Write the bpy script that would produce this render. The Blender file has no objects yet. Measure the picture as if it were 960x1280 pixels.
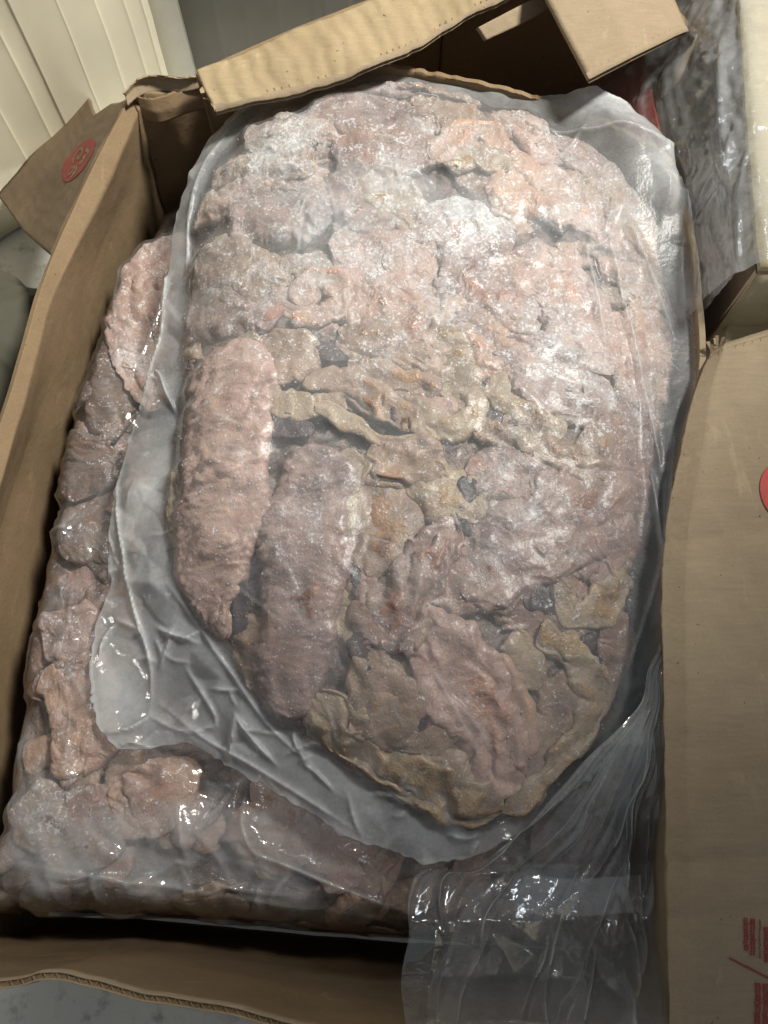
import bpy, math, random
import numpy as np
from mathutils import Vector

rng = np.random.default_rng(7)
random.seed(7)
S = bpy.context.scene
COL = S.collection

# ------------------------------------------------------------------ camera
TILT = math.radians(21); FPX = 931.0; CAMH = 0.46          # photograph is 960 x 1280 px
cam = bpy.data.cameras.new('camera'); cam.sensor_fit = 'VERTICAL'
cam.sensor_height = 36.0; cam.lens = 36.0 * FPX / 1280.0
cam.clip_start = 0.01; cam.clip_end = 100
camo = bpy.data.objects.new('camera', cam); COL.objects.link(camo)
camo.location = (0, 0, CAMH); camo.rotation_euler = (TILT, 0, 0)
S.camera = camo

# ------------------------------------------------------------------ world and lamps
W = bpy.data.worlds.new('World'); S.world = W; W.use_nodes = True
W.node_tree.nodes['Background'].inputs[0].default_value = (0.90, 0.95, 1.0, 1)
W.node_tree.nodes['Background'].inputs[1].default_value = 0.19

def aim(o, tgt):
    o.rotation_euler = (Vector(tgt) - o.location).to_track_quat('-Z', 'Y').to_euler()

def lamp_spot(name, loc, tgt, watts, cone, blend, radius, colour):
    l = bpy.data.lights.new(name, 'SPOT'); l.energy = watts; l.spot_size = math.radians(cone)
    l.spot_blend = blend; l.shadow_soft_size = radius; l.color = colour
    o = bpy.data.objects.new(name, l); COL.objects.link(o); o.location = loc; aim(o, tgt); return o

def lamp_area(name, loc, tgt, watts, sx, sy, colour):
    l = bpy.data.lights.new(name, 'AREA'); l.shape = 'RECTANGLE'; l.size = sx; l.size_y = sy
    l.energy = watts; l.color = colour
    o = bpy.data.objects.new(name, l); COL.objects.link(o); o.location = loc; aim(o, tgt); return o

lamp_spot('key_spot', (1.12, 0.92, 1.9), (-0.20, 0.66, 0), 360, 34.5, 0.42, 0.20, (1.0, 0.965, 0.885))  # unseen key light; its cone edge stands in for a cast shadow
lamp_area('fill_area', (-0.5, 1.9, 2.3), (0.0, 0.3, 0), 10, 1.3, 0.12, (0.86, 0.93, 1.0))  # added area light for soft fill and film glints

S.view_settings.view_transform = 'Standard'; S.view_settings.look = 'None'
S.view_settings.exposure = 0.0; S.view_settings.gamma = 1.0
S.view_settings.use_curve_mapping = False
S.render.engine = 'CYCLES'
cy = S.cycles
cy.max_bounces = 6; cy.transparent_max_bounces = 16; cy.diffuse_bounces = 3; cy.glossy_bounces = 2
cy.caustics_reflective = False; cy.caustics_refractive = False
cy.adaptive_threshold = 0.025; cy.use_denoising = True; cy.sample_clamp_indirect = 6.0
S.cycles.use_adaptive_sampling = True

# ------------------------------------------------------------------ helpers
def Pm(u, v, z=0.0):
    """photograph pixel -> point of the place at height z (arrays allowed)"""
    u = np.asarray(u, float); v = np.asarray(v, float); z = np.asarray(z, float)
    dx = (u - 480) / FPX; dy = (640 - v) / FPX
    X = dx; Y = dy * math.cos(TILT) + math.sin(TILT); Z = -math.cos(TILT) + dy * math.sin(TILT)
    t = (z - CAMH) / Z
    return np.stack(np.broadcast_arrays(t * X, t * Y, z + 0 * t), -1)

def PL(pts):
    return np.array([Pm(*p) for p in pts])

def PZ(pts, z):
    return np.array([Pm(p[0], p[1], z) for p in pts])

def smooth01(x, a, b):
    t = np.clip((x - a) / (b - a), 0, 1); return t * t * (3 - 2 * t)

def _hash(ix, iy, iz, seed):
    h = (ix.astype(np.uint32) * np.uint32(374761393) + iy.astype(np.uint32) * np.uint32(668265263)
         + iz.astype(np.uint32) * np.uint32(2147483647) + np.uint32((seed * 1274126177) & 0xffffffff))
    h = (h ^ (h >> np.uint32(13))) * np.uint32(1274126177)
    h = h ^ (h >> np.uint32(16)); h = h * np.uint32(2246822519); h = h ^ (h >> np.uint32(15))
    return h

_G = np.array([[1,1,0],[-1,1,0],[1,-1,0],[-1,-1,0],[1,0,1],[-1,0,1],[1,0,-1],[-1,0,-1],
               [0,1,1],[0,-1,1],[0,1,-1],[0,-1,-1],[1,1,0],[-1,1,0],[0,-1,1],[0,-1,-1]], float)

def pn(p, seed=0):
    """gradient noise, p (...,3), about -1..1"""
    i = np.floor(p).astype(np.int64); f = p - i
    w = f * f * f * (f * (f * 6 - 15) + 10)
    out = 0
    for dx in (0, 1):
        for dy in (0, 1):
            for dz in (0, 1):
                g = _G[_hash(i[..., 0] + dx, i[..., 1] + dy, i[..., 2] + dz, seed) & np.uint32(15)]
                d = g[..., 0] * (f[..., 0] - dx) + g[..., 1] * (f[..., 1] - dy) + g[..., 2] * (f[..., 2] - dz)
                out = out + d * np.where(dx, w[..., 0], 1 - w[..., 0]) * np.where(dy, w[..., 1], 1 - w[..., 1]) * np.where(dz, w[..., 2], 1 - w[..., 2])
    return out

def fbm(p, oct=4, seed=0, gain=0.5):
    a = 1.0; s = 0
    for k in range(oct):
        s = s + a * pn(p * (2.03 ** k), seed + 17 * k); a *= gain
    return s

def ridged(p, oct=2, seed=0):
    a = 1.0; s = 0
    for k in range(oct):
        s = s + a * (1 - 2.2 * np.abs(pn(p * (2.1 ** k), seed + 31 * k))); a *= 0.5
    return s

def billow(p, oct=2, seed=0):
    """soft lobes parted by narrow creases, 0..about 1"""
    a = 1.0; s = 0
    for k in range(oct):
        s = s + a * np.clip(2.6 * np.abs(pn(p * (2.1 ** k), seed + 31 * k)), 0, 1) ** 0.65; a *= 0.45
    return s

def facet(X, Y, cell, seed):
    """flat facets meeting in sharp creases, like crumpled film; 0..1"""
    q = np.stack([X, Y, 0 * X + seed], -1)
    wx = X + 0.45 * cell * pn(q / (2.2 * cell), seed + 1); wy = Y + 0.45 * cell * pn(q / (2.2 * cell) + 9, seed + 2)
    c, s_ = math.cos(seed * 1.3), math.sin(seed * 1.3)
    a = (wx * c - wy * s_) / cell + 500; b = (wx * s_ + wy * c) / cell * 0.8 + 500
    i = np.floor(a).astype(np.int64); j = np.floor(b).astype(np.int64); fa = a - i; fb = b - j
    def H(di, dj): return (_hash(i + di, j + dj, 0 * i, seed) & np.uint32(1023)).astype(float) / 1023
    h00, h10, h01, h11 = H(0, 0), H(1, 0), H(0, 1), H(1, 1)
    flip = (_hash(i, j, 0 * i + 3, seed) & np.uint32(1)) == 0
    t1 = np.where(fa + fb < 1, h00 + fa * (h10 - h00) + fb * (h01 - h00), h11 + (1 - fa) * (h01 - h11) + (1 - fb) * (h10 - h11))
    t2 = np.where(fa > fb, h00 + fa * (h10 - h00) + fb * (h11 - h10), h00 + fb * (h01 - h00) + fa * (h11 - h01))
    return np.where(flip, t1, t2)

def catmull(pts, n):
    """smooth resample of control rows (k,d) to n rows, even in chord length"""
    pts = np.asarray(pts, float); k = len(pts)
    if k == 2:
        t = np.linspace(0, 1, n)[:, None]; return pts[0] * (1 - t) + pts[1] * t
    d = np.r_[0, np.cumsum(np.linalg.norm(np.diff(pts[:, :min(3, pts.shape[1])], axis=0), axis=1))]
    q = np.linspace(0, d[-1], n); j = np.clip(np.searchsorted(d, q, 'right') - 1, 0, k - 2)
    t = ((q - d[j]) / (d[j + 1] - d[j]))[:, None]
    ext = np.vstack([2 * pts[0] - pts[1], pts, 2 * pts[-1] - pts[-2]])
    p0, p1, p2, p3 = ext[j], ext[j + 1], ext[j + 2], ext[j + 3]
    return 0.5 * (2 * p1 + (p2 - p0) * t + (2 * p0 - 5 * p1 + 4 * p2 - p3) * t ** 2 + (3 * p1 - p0 - 3 * p2 + p3) * t ** 3)

def linres(pts, n):
    pts = np.asarray(pts, float)
    d = np.r_[0, np.cumsum(np.linalg.norm(np.diff(pts, axis=0), axis=1))]
    q = np.linspace(0, d[-1], n)
    return np.stack([np.interp(q, d, pts[:, c]) for c in range(pts.shape[1])], -1)

def mesh_obj(name, V, Fq, mat, parent=None, tris=None, smooth=True, attrs=None, uv=None, kind=None, label=None):
    """one mesh object from world-space verts; origin set to the verts' centre"""
    V = np.asarray(V, np.float64)
    c = V.mean(0)
    if parent is not None: pass
    me = bpy.data.meshes.new(name)
    Fq = np.asarray(Fq, np.int32).reshape(-1, 4) if Fq is not None and len(Fq) else np.zeros((0, 4), np.int32)
    T = np.asarray(tris, np.int32).reshape(-1, 3) if tris is not None and len(tris) else np.zeros((0, 3), np.int32)
    me.vertices.add(len(V)); me.vertices.foreach_set('co', (V - c).astype(np.float32).ravel())
    nl = Fq.size + T.size; me.loops.add(nl)
    me.loops.foreach_set('vertex_index', np.r_[Fq.ravel(), T.ravel()].astype(np.int32))
    me.polygons.add(len(Fq) + len(T))
    ls = np.r_[np.arange(len(Fq)) * 4, Fq.size + np.arange(len(T)) * 3].astype(np.int32)
    me.polygons.foreach_set('loop_start', ls)
    me.polygons.foreach_set('loop_total', np.r_[np.full(len(Fq), 4), np.full(len(T), 3)].astype(np.int32))
    if smooth: me.polygons.foreach_set('use_smooth', np.ones(len(Fq) + len(T), bool))
    me.update(calc_edges=True); me.validate()
    for k, a in (attrs or {}).items():
        at = me.attributes.new(k, 'FLOAT', 'POINT'); at.data.foreach_set('value', np.asarray(a, np.float32))
    if uv is not None:
        at = me.attributes.new('st', 'FLOAT_VECTOR', 'POINT')
        at.data.foreach_set('vector', np.c_[uv, np.zeros(len(uv))].astype(np.float32).ravel())
    me.materials.append(mat)
    o = bpy.data.objects.new(name, me); COL.objects.link(o)
    if parent is not None:
        o.parent = parent
        base = Vector((0, 0, 0)); q = parent
        while q is not None: base += q.location; q = q.parent
        o.location = Vector(c) - base
    else:
        o.location = Vector(c)
    if kind: o['kind'] = kind
    if label: o['label'] = label
    return o

def thing(name, loc, label, cat, group=None):
    o = bpy.data.objects.new(name, None); COL.objects.link(o); o.location = loc
    o.empty_display_size = 0.05
    o['label'] = label; o['category'] = cat
    if group: o['group'] = group
    return o

def gridfaces(nr, nc, off=0, flip=False, wrap=False):
    r = np.arange(nr - 1)[:, None]; cN = nc if wrap else nc - 1
    c = np.arange(cN)[None, :]; c2 = (c + 1) % nc
    a = r * nc + c; b = r * nc + c2; d = (r + 1) * nc + c2; e = (r + 1) * nc + c
    f = np.stack([a, b, d, e], -1).reshape(-1, 4) + off
    return f[:, ::-1] if flip else f

def normals(G):
    du = np.gradient(G, axis=0); dv = np.gradient(G, axis=1)
    n = np.cross(du, dv); return n / (np.linalg.norm(n, axis=-1, keepdims=True) + 1e-12)

# ------------------------------------------------------------------ node material helpers
class NT:
    def __init__(s, name):
        s.m = bpy.data.materials.new(name); s.m.use_nodes = True
        s.t = s.m.node_tree; s.t.nodes.clear()
        s.out = s.t.nodes.new('ShaderNodeOutputMaterial')
    def n(s, typ, **kw):
        nd = s.t.nodes.new('ShaderNode' + typ)
        for k, v in kw.items():
            if k.startswith('i_'):
                key = k[2:]; key = int(key) if key.isdigit() else key.replace('_', ' ')
                s.set(nd.inputs[key], v)
            else: setattr(nd, k, v)
        return nd
    def set(s, sock, v):
        if hasattr(v, 'is_output') or isinstance(v, bpy.types.NodeSocket): s.t.links.new(v, sock)
        else:
            if sock.type == 'RGBA' and len(v) == 3: v = (*v, 1)
            sock.default_value = v
    def link(s, a, b): s.t.links.new(a, b)
    def math(s, op, a, b=None, clamp=False):
        nd = s.t.nodes.new('ShaderNodeMath'); nd.operation = op; nd.use_clamp = clamp
        s.set(nd.inputs[0], a)
        if b is not None: s.set(nd.inputs[1], b)
        return nd.outputs[0]
    def mix(s, f, a, b, blend='MIX'):
        nd = s.t.nodes.new('ShaderNodeMix'); nd.data_type = 'RGBA'; nd.blend_type = blend
        s.set(nd.inputs[0], f); s.set(nd.inputs[6], a); s.set(nd.inputs[7], b); return nd.outputs[2]
    def ramp(s, f, a, b, lo=0.0, hi=1.0):
        nd = s.t.nodes.new('ShaderNodeMapRange'); nd.interpolation_type = 'SMOOTHSTEP'
        s.set(nd.inputs[0], f); s.set(nd.inputs[1], a); s.set(nd.inputs[2], b); s.set(nd.inputs[3], lo); s.set(nd.inputs[4], hi)
        return nd.outputs[0]
    def noise(s, vec, scale, detail=4, rough=0.55, dist=0.0):
        nd = s.n('TexNoise', i_Scale=scale, i_Detail=detail, i_Roughness=rough, i_Distortion=dist)
        if vec is not None: s.link(vec, nd.inputs['Vector'])
        return nd.outputs[0]
    def attr(s, name):
        return s.n('Attribute', attribute_name=name).outputs

def geo_pos(k):
    return k.n('NewGeometry').outputs['Position']

def obj_vec(k):
    """object coordinates shifted by a random amount per object"""
    tc = k.n('TexCoord').outputs['Object']; oi = k.n('ObjectInfo').outputs['Random']
    c = k.n('CombineXYZ'); k.link(k.math('MULTIPLY', oi, 7.3), c.inputs[0]); k.link(k.math('MULTIPLY', oi, 13.7), c.inputs[1]); k.link(k.math('MULTIPLY', oi, 3.1), c.inputs[2])
    va = k.n('VectorMath', operation='ADD'); k.link(tc, va.inputs[0]); k.link(c.outputs[0], va.inputs[1])
    return va.outputs[0]

def meat_mat(name, c1, c2, c3, frost=0.0, blotch=0.5, juice=0.5):
    sat = lambda c: tuple(max(0.01, sum(c) / 3 + (x - sum(c) / 3) * 1.06) for x in c)
    c1, c2, c3 = sat(c1), sat(c2), sat(c3)
    k = NT(name); v = obj_vec(k); pos = geo_pos(k)
    n1 = k.noise(v, 22, 3, 0.6, 0.6); n2 = k.noise(v, 48, 3, 0.6, 0.4)
    col = k.mix(k.ramp(n1, 0.36, 0.64), c1, c2)
    col = k.mix(k.math('MULTIPLY', k.ramp(n2, 0.48, 0.68), blotch), col, c3)
    n3 = k.noise(pos, 33, 4, 0.65, 0.5)                   # frozen juice soaked into the flesh
    col = k.mix(k.math('MULTIPLY', k.ramp(n3, 0.50, 0.68), juice), col, (0.085, 0.06, 0.06))
    # fine grain of the lining
    g = k.noise(v, 650, 1, 0.6)
    col = k.mix(0.55, col, k.mix(g, (0.30, 0.28, 0.27), (0.78, 0.76, 0.74)), 'OVERLAY')
    # rime: patches of pale crystals frozen onto the surface
    fz = k.noise(pos, 17, 4, 0.65, 0.3); ff = k.noise(pos, 420, 2, 0.7); fm = k.noise(pos, 95, 3, 0.65)
    fa = k.attr('rime')[2]
    mask = k.math('ADD', k.math('ADD', k.math('MULTIPLY', fz, 1.3), k.math('MULTIPLY', fm, 0.55)), k.math('MULTIPLY', ff, 0.75))
    mask = k.math('ADD', mask, k.math('ADD', fa, frost))
    m = k.ramp(mask, 1.12, 1.85)
    col = k.mix(k.math('MULTIPLY', m, 0.86), col, (0.66, 0.655, 0.66))
    sp = k.ramp(k.math('ADD', k.math('ADD', ff, k.math('MULTIPLY', fm, 0.6)), k.math('MULTIPLY', fa, 0.35)), 0.90, 1.02)
    col = k.mix(k.math('MULTIPLY', sp, 0.75), col, (0.78, 0.78, 0.78))
    b = k.n('BsdfPrincipled'); k.set(b.inputs['Base Color'], col)
    k.set(b.inputs['Roughness'], k.ramp(m, 0, 1, 0.42, 0.62))
    b.inputs['Specular IOR Level'].default_value = 0.45
    b.inputs['Subsurface Weight'].default_value = 0.25; b.inputs['Subsurface Radius'].default_value = (1.0, 0.55, 0.4); b.inputs['Subsurface Scale'].default_value = 0.004
    bh = k.math('ADD', k.math('MULTIPLY', g, 0.5), k.math('ADD', k.math('MULTIPLY', k.noise(v, 210, 2, 0.6), 0.9), k.math('MULTIPLY', k.math('MULTIPLY', ff, m), 1.2)))
    bp = k.n('Bump', i_Strength=0.5, i_Distance=0.0018); k.link(bh, bp.inputs['Height'])
    k.link(bp.outputs[0], b.inputs['Normal']); k.link(b.outputs[0], k.out.inputs[0]); return k.m

MEAT = {
 'pink':  meat_mat('meat_pink',  (0.46, 0.325, 0.275), (0.39, 0.27, 0.225), (0.34, 0.205, 0.17), -0.10, 0.5, 0.4),
 'tan':   meat_mat('meat_tan',   (0.34, 0.25, 0.185), (0.275, 0.195, 0.145), (0.26, 0.165, 0.125), -0.10, 0.6, 0.55),
 'straw': meat_mat('meat_straw', (0.37, 0.295, 0.21), (0.305, 0.235, 0.165), (0.27, 0.185, 0.135), -0.12, 0.6, 0.5),
 'brown': meat_mat('meat_brown', (0.28, 0.19, 0.15), (0.215, 0.14, 0.115), (0.32, 0.19, 0.14), -0.14, 0.7, 0.65),
 'mauve': meat_mat('meat_mauve', (0.31, 0.222, 0.195), (0.24, 0.168, 0.148), (0.335, 0.21, 0.16), -0.06, 0.6, 0.6),
 'peach': meat_mat('meat_peach', (0.44, 0.305, 0.235), (0.37, 0.25, 0.195), (0.39, 0.22, 0.165), -0.08, 0.6, 0.45),
 'red':   meat_mat('meat_red',   (0.42, 0.16, 0.115), (0.36, 0.17, 0.125), (0.44, 0.25, 0.19), -0.2, 0.4, 0.2),
 'dark_gap':  meat_mat('gap_shade', (0.075, 0.055, 0.058), (0.045, 0.035, 0.04), (0.11, 0.07, 0.06), -0.25, 0.5, 0.3),  # shade of the gaps, given as a near-black colour
 'dark':  meat_mat('meat_shaded',  (0.17, 0.13, 0.105), (0.12, 0.09, 0.08), (0.19, 0.115, 0.085), -0.22, 0.7, 0.7),  # shade along the left and front strips, put into the meat colour
}

def core_mat():
    k = NT('frozen_juice'); p = geo_pos(k)
    n = k.noise(p, 60, 5, 0.6, 0.4); c = k.mix(k.ramp(n, 0.35, 0.68), (0.12, 0.09, 0.085), (0.31, 0.235, 0.20))
    b = k.n('BsdfPrincipled', i_Roughness=0.25); k.set(b.inputs['Base Color'], c)
    bp = k.n('Bump', i_Strength=0.8, i_Distance=0.003); k.link(k.noise(p, 300, 4, 0.65), bp.inputs['Height'])
    k.link(bp.outputs[0], b.inputs['Normal']); k.link(b.outputs[0], k.out.inputs[0]); return k.m
M_CORE = core_mat()

def film_mat(name, milk0, milk1, rough, tint=(0.75, 0.775, 0.79), fine=0.5, glint=1.0):
    """clear polythene: see-through, glossy, milky where rime or stretch clouds it ('haze' attribute)"""
    k = NT(name); p = geo_pos(k)
    hz = k.attr('cloud')[2]
    n = k.noise(p, 38, 3, 0.65, 0.3); nf = k.noise(p, 420, 2, 0.7)
    mk = k.math('MULTIPLY', k.math('ADD', hz, milk0), k.math('ADD', k.math('MULTIPLY', n, 1.1), k.math('ADD', k.math('MULTIPLY', nf, 0.5), 0.22)))
    mk = k.math('MINIMUM', k.math('MULTIPLY', mk, milk1), 0.93)
    tr = k.n('BsdfTransparent', i_Color=(0.97, 0.975, 0.98, 1))
    df = k.n('BsdfDiffuse', i_Color=(*tint, 1)); tl = k.n('BsdfTranslucent', i_Color=(*tint, 1))
    mm = k.n('MixShader', i_0=0.35); k.link(df.outputs[0], mm.inputs[1]); k.link(tl.outputs[0], mm.inputs[2])
    m1 = k.n('MixShader'); k.link(mk, m1.inputs[0]); k.link(tr.outputs[0], m1.inputs[1]); k.link(mm.outputs[0], m1.inputs[2])
    bp = k.n('Bump', i_Strength=fine, i_Distance=0.0016)
    k.link(k.math('ADD', k.noise(p, 200, 2, 0.6), k.math('MULTIPLY', nf, 0.35)), bp.inputs['Height'])
    gl = k.n('BsdfGlossy', i_Roughness=rough, i_Color=(1, 1, 1, 1)); k.link(bp.outputs[0], gl.inputs['Normal'])
    lw = k.n('LayerWeight', i_Blend=0.5); k.link(bp.outputs[0], lw.inputs['Normal'])
    fr = k.math('ADD', 0.05 * glint, k.math('MULTIPLY', k.math('POWER', lw.outputs['Facing'], 4.0), 0.75))
    m2 = k.n('MixShader'); k.link(fr, m2.inputs[0]); k.link(m1.outputs[0], m2.inputs[1]); k.link(gl.outputs[0], m2.inputs[2])
    k.link(m2.outputs[0], k.out.inputs[0]); return k.m

M_FILM = film_mat('film_frosted', 0.125, 1.0, 0.27, fine=0.2, glint=0.2)
M_FILM_LOW = film_mat('film_lower', 0.06, 1.0, 0.10, fine=0.22, glint=0.9)
M_FILM_CLEAR = film_mat('film_clear', 0.05, 0.9, 0.06, fine=0.15, glint=2.2)
M_WRAP = film_mat('film_stretch', 0.10, 0.9, 0.10, fine=0.25, glint=1.6)

def card_mat(name, c1, c2, lines=0.35, stain=0.5):
    k = NT(name); p = geo_pos(k); st = k.attr('st')[1]
    n = k.noise(p, 9, 5, 0.6, 0.4); f = k.noise(p, 900, 3, 0.6)
    sx = k.n('VectorMath', operation='MULTIPLY'); k.link(p, sx.inputs[0]); sx.inputs[1].default_value = (60, 420, 420)
    fib = k.noise(sx.outputs[0], 1.0, 4, 0.6)
    col = k.mix(k.ramp(n, 0.3, 0.7), c1, c2)
    col = k.mix(0.4, col, k.mix(fib, (0.3, 0.3, 0.3), (0.7, 0.7, 0.7)), 'OVERLAY')
    col = k.mix(0.35, col, k.mix(f, (0.25, 0.25, 0.25), (0.75, 0.75, 0.75)), 'OVERLAY')
    sn = k.noise(p, 5, 4, 0.6); col = k.mix(k.math('MULTIPLY', k.ramp(sn, 0.55, 0.75), stain), col, tuple(0.55 * x for x in c2))
    sc = k.n('VectorMath', operation='MULTIPLY'); k.link(p, sc.inputs[0]); sc.inputs[1].default_value = (38, 14, 30)
    scuff = k.noise(sc.outputs[0], 1.0, 5, 0.7, 1.2); col = k.mix(k.math('MULTIPLY', k.ramp(scuff, 0.58, 0.70), 0.35), col, tuple(min(1, 1.45 * x) for x in c1))
    spk = k.noise(p, 240, 2, 0.5); col = k.mix(k.math('MULTIPLY', k.ramp(spk, 0.735, 0.77), 0.8), col, (0.07, 0.05, 0.035))
    wv = k.n('TexWave', wave_type='BANDS', bands_direction='X', i_Scale=20.0, i_Distortion=5.0, i_Detail=3.0)
    k.link(st, wv.inputs['Vector'])
    b = k.n('BsdfPrincipled', i_Roughness=0.82); k.set(b.inputs['Base Color'], col); b.inputs['Specular IOR Level'].default_value = 0.25
    h = k.math('ADD', k.math('MULTIPLY', wv.outputs[0], lines), k.math('ADD', k.math('MULTIPLY', fib, 0.35), k.math('MULTIPLY', k.noise(p, 70, 4, 0.6), 1.2)))
    bp = k.n('Bump', i_Strength=0.5, i_Distance=0.0012); k.link(h, bp.inputs['Height'])
    k.link(bp.outputs[0], b.inputs['Normal']); k.link(b.outputs[0], k.out.inputs[0]); return k.m

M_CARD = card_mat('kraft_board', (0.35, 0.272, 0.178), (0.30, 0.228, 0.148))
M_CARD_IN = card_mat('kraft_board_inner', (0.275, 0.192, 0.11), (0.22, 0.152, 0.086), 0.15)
M_CARD_STRIP = card_mat('kraft_board_washboard', (0.41, 0.32, 0.19), (0.33, 0.25, 0.145), 1.5, 0.15)
M_CARD_SHADED = card_mat('kraft_board_shaded', (0.20, 0.145, 0.09), (0.155, 0.11, 0.07), 0.3)  # same board for the left flap, its shade put into the colour
M_CARD_EDGE = card_mat('kraft_board_edge', (0.30, 0.22, 0.13), (0.22, 0.16, 0.095), 0.0)

def plain_mat(name, col, rough=0.6, var=0.15, scale=60, bump=0.3):
    k = NT(name); p = geo_pos(k); n = k.noise(p, scale, 5, 0.6)
    c = k.mix(n, tuple(x * (1 - var) for x in col), tuple(min(1, x * (1 + var)) for x in col))
    b = k.n('BsdfPrincipled', i_Roughness=rough); k.set(b.inputs['Base Color'], c)
    bp = k.n('Bump', i_Strength=bump, i_Distance=0.001); k.link(n, bp.inputs['Height'])
    k.link(bp.outputs[0], b.inputs['Normal']); k.link(b.outputs[0], k.out.inputs[0]); return k.m
M_RED = plain_mat('red_print', (0.46, 0.06, 0.045), 0.7, 0.2, 300)
M_REDDULL = plain_mat('red_print_worn', (0.26, 0.04, 0.03), 0.8, 0.35, 250)

# ------------------------------------------------------------------ cardboard sheets
BT = 0.0042                                              # board thickness
def sheet(name, rows, n, sub, mat, parent, thick=BT, warp=0.0015, seed=0, lin=False, up=None, jag=(0, 0), label=None, creases=()):
    """board lofted through rows of polylines (each row a curve), closed with real thickness"""
    R = [(linres(r, n) if lin else catmull(r, n)) for r in rows]
    R = np.array(R)                                       # (k,n,3)
    G = []
    for a in range(len(R) - 1):
        t = np.linspace(0, 1, sub + 1)[:-1 if a < len(R) - 2 else None]
        for q in t: G.append(R[a] * (1 - q) + R[a + 1] * q)
    G = np.array(G)
    nr, nc = G.shape[:2]
    N = normals(G)
    if up is not None and (N.reshape(-1, 3).mean(0) @ np.array(up)) < 0: N = -N
    G = G + N * (fbm(G * 14, 3, seed)[..., None] * warp)
    tt = np.linspace(0, 1, nc)[None, :] + 0.012 * pn(np.stack([G[..., 0] * 9, G[..., 1] * 0, G[..., 2] * 9], -1), seed + 2)
    for c_, a_, w_ in creases: G = G + N * (a_ * np.exp(-np.abs(tt - c_) / w_))[..., None]
    for e, amp in zip((0, -1), jag):                       # torn first / last row
        if amp: 
            d = G[e] - G[1 if e == 0 else -2]; d /= np.linalg.norm(d, axis=1, keepdims=True) + 1e-9
            G[e] += d * (fbm(G[e] * 90, 3, seed + 5) * amp)[:, None]
    B = G - N * thick
    V = np.r_[G.reshape(-1, 3), B.reshape(-1, 3)]
    k = nr * nc
    F = [gridfaces(nr, nc), gridfaces(nr, nc, k, True)]
    idx = np.arange(k).reshape(nr, nc)
    loop = np.r_[idx[0, :-1], idx[:-1, -1], idx[-1, :0:-1], idx[:0:-1, 0]]
    nx = np.roll(loop, -1)
    F.append(np.stack([loop, nx, nx + k, loop + k], -1)[:, ::-1])
    d0 = np.r_[0, np.cumsum(np.linalg.norm(np.diff(G[nr // 2], axis=0), axis=1))]
    d1 = np.r_[0, np.cumsum(np.linalg.norm(np.diff(G[:, nc // 2], axis=0), axis=1))]
    uv = np.stack(np.meshgrid(d0, d1), -1).reshape(-1, 2)
    o = mesh_obj(name, V, np.concatenate(F), mat, parent, uv=np.r_[uv, uv], label=label)
    # flat shading across the cut edge
    m = o.data; sm = np.ones(len(m.polygons), bool); sm[-len(loop):] = False; m.polygons.foreach_set('use_smooth', sm)
    return o, G, N

def fluting(edge, inward, normal, parent, pitch=0.0062, thick=BT, depth=0.007, name='fluting', mat=None):
    """the wavy middle layer seen along a cut edge of a board, set between two thin liners"""
    L = np.linalg.norm(np.diff(edge, axis=0), axis=1).sum(); n = int(L / pitch * 10)
    e = linres(edge, n); inw = linres(inward, n) if len(inward) == len(edge) else np.tile(inward, (n, 1))
    nm = linres(normal, n)
    ph = np.arange(n) / 10 * 2 * math.pi
    mid = e - nm * thick * 0.5
    ripple = nm * (np.sin(ph) * thick * 0.42)[:, None]
    out = -inw * 0.0016
    A = mid + ripple + out; B = mid + ripple + inw * depth
    off = nm * 0.00045
    V = np.r_[A + off, B + off, A - off, B - off]
    F = [gridfaces(2, n), gridfaces(2, n, 2 * n, True)]
    i = np.arange(n - 1); F.append(np.stack([i, i + 2 * n, i + 1 + 2 * n, i + 1], -1))
    mesh_obj(name, V, np.concatenate(F), mat or M_CARD_EDGE, parent)
    for s, nmn in ((0.0, 'liner'), (thick - 0.0007, 'liner')):
        a = e - nm * (s - 0.0002); a0 = a - inw * 0.0024; b = a + inw * 0.004
        V = np.r_[a0, b, a0 - nm * 0.0007, b - nm * 0.0007]
        F = [gridfaces(2, n), gridfaces(2, n, 2 * n, True)]
        F.append(np.stack([i, i + 2 * n, i + 1 + 2 * n, i + 1], -1))
        mesh_obj(nmn, V, np.concatenate(F), M_CARD, parent)

# ------------------------------------------------------------------ ground
FLOORZ = -0.262
def floor():
    k = NT('concrete_floor'); p = geo_pos(k)
    n = k.noise(p, 6, 6, 0.6, 0.5); n2 = k.noise(p, 45, 5, 0.65); n3 = k.noise(p, 500, 3)
    c = k.mix(k.ramp(n, 0.35, 0.65), (0.78, 0.76, 0.68), (0.66, 0.66, 0.61))
    c = k.mix(k.math('MULTIPLY', k.ramp(n2, 0.52, 0.72), 0.6), c, (0.24, 0.24, 0.21))
    c = k.mix(0.3, c, k.mix(n3, (0.2, 0.2, 0.2), (0.8, 0.8, 0.8)), 'OVERLAY')
    b = k.n('BsdfPrincipled'); k.set(b.inputs['Base Color'], c); k.set(b.inputs['Roughness'], k.ramp(n, 0.4, 0.6, 0.3, 0.75))
    bp = k.n('Bump', i_Strength=0.4, i_Distance=0.002); k.link(n2, bp.inputs['Height']); k.link(bp.outputs[0], b.inputs['Normal'])
    k.link(b.outputs[0], k.out.inputs[0])
    n = 60; g = np.linspace(-3, 3, n); X, Y = np.meshgrid(g, g + 1, indexing='xy')
    Z = FLOORZ + 0.001 * pn(np.stack([X * 3, Y * 3, 0 * X], -1), 3)
    o = mesh_obj('floor', np.stack([X, Y, Z], -1).reshape(-1, 3), gridfaces(n, n), k.m, kind='structure')
    o['label'] = 'pale stained concrete floor under the cartons'
floor()

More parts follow.
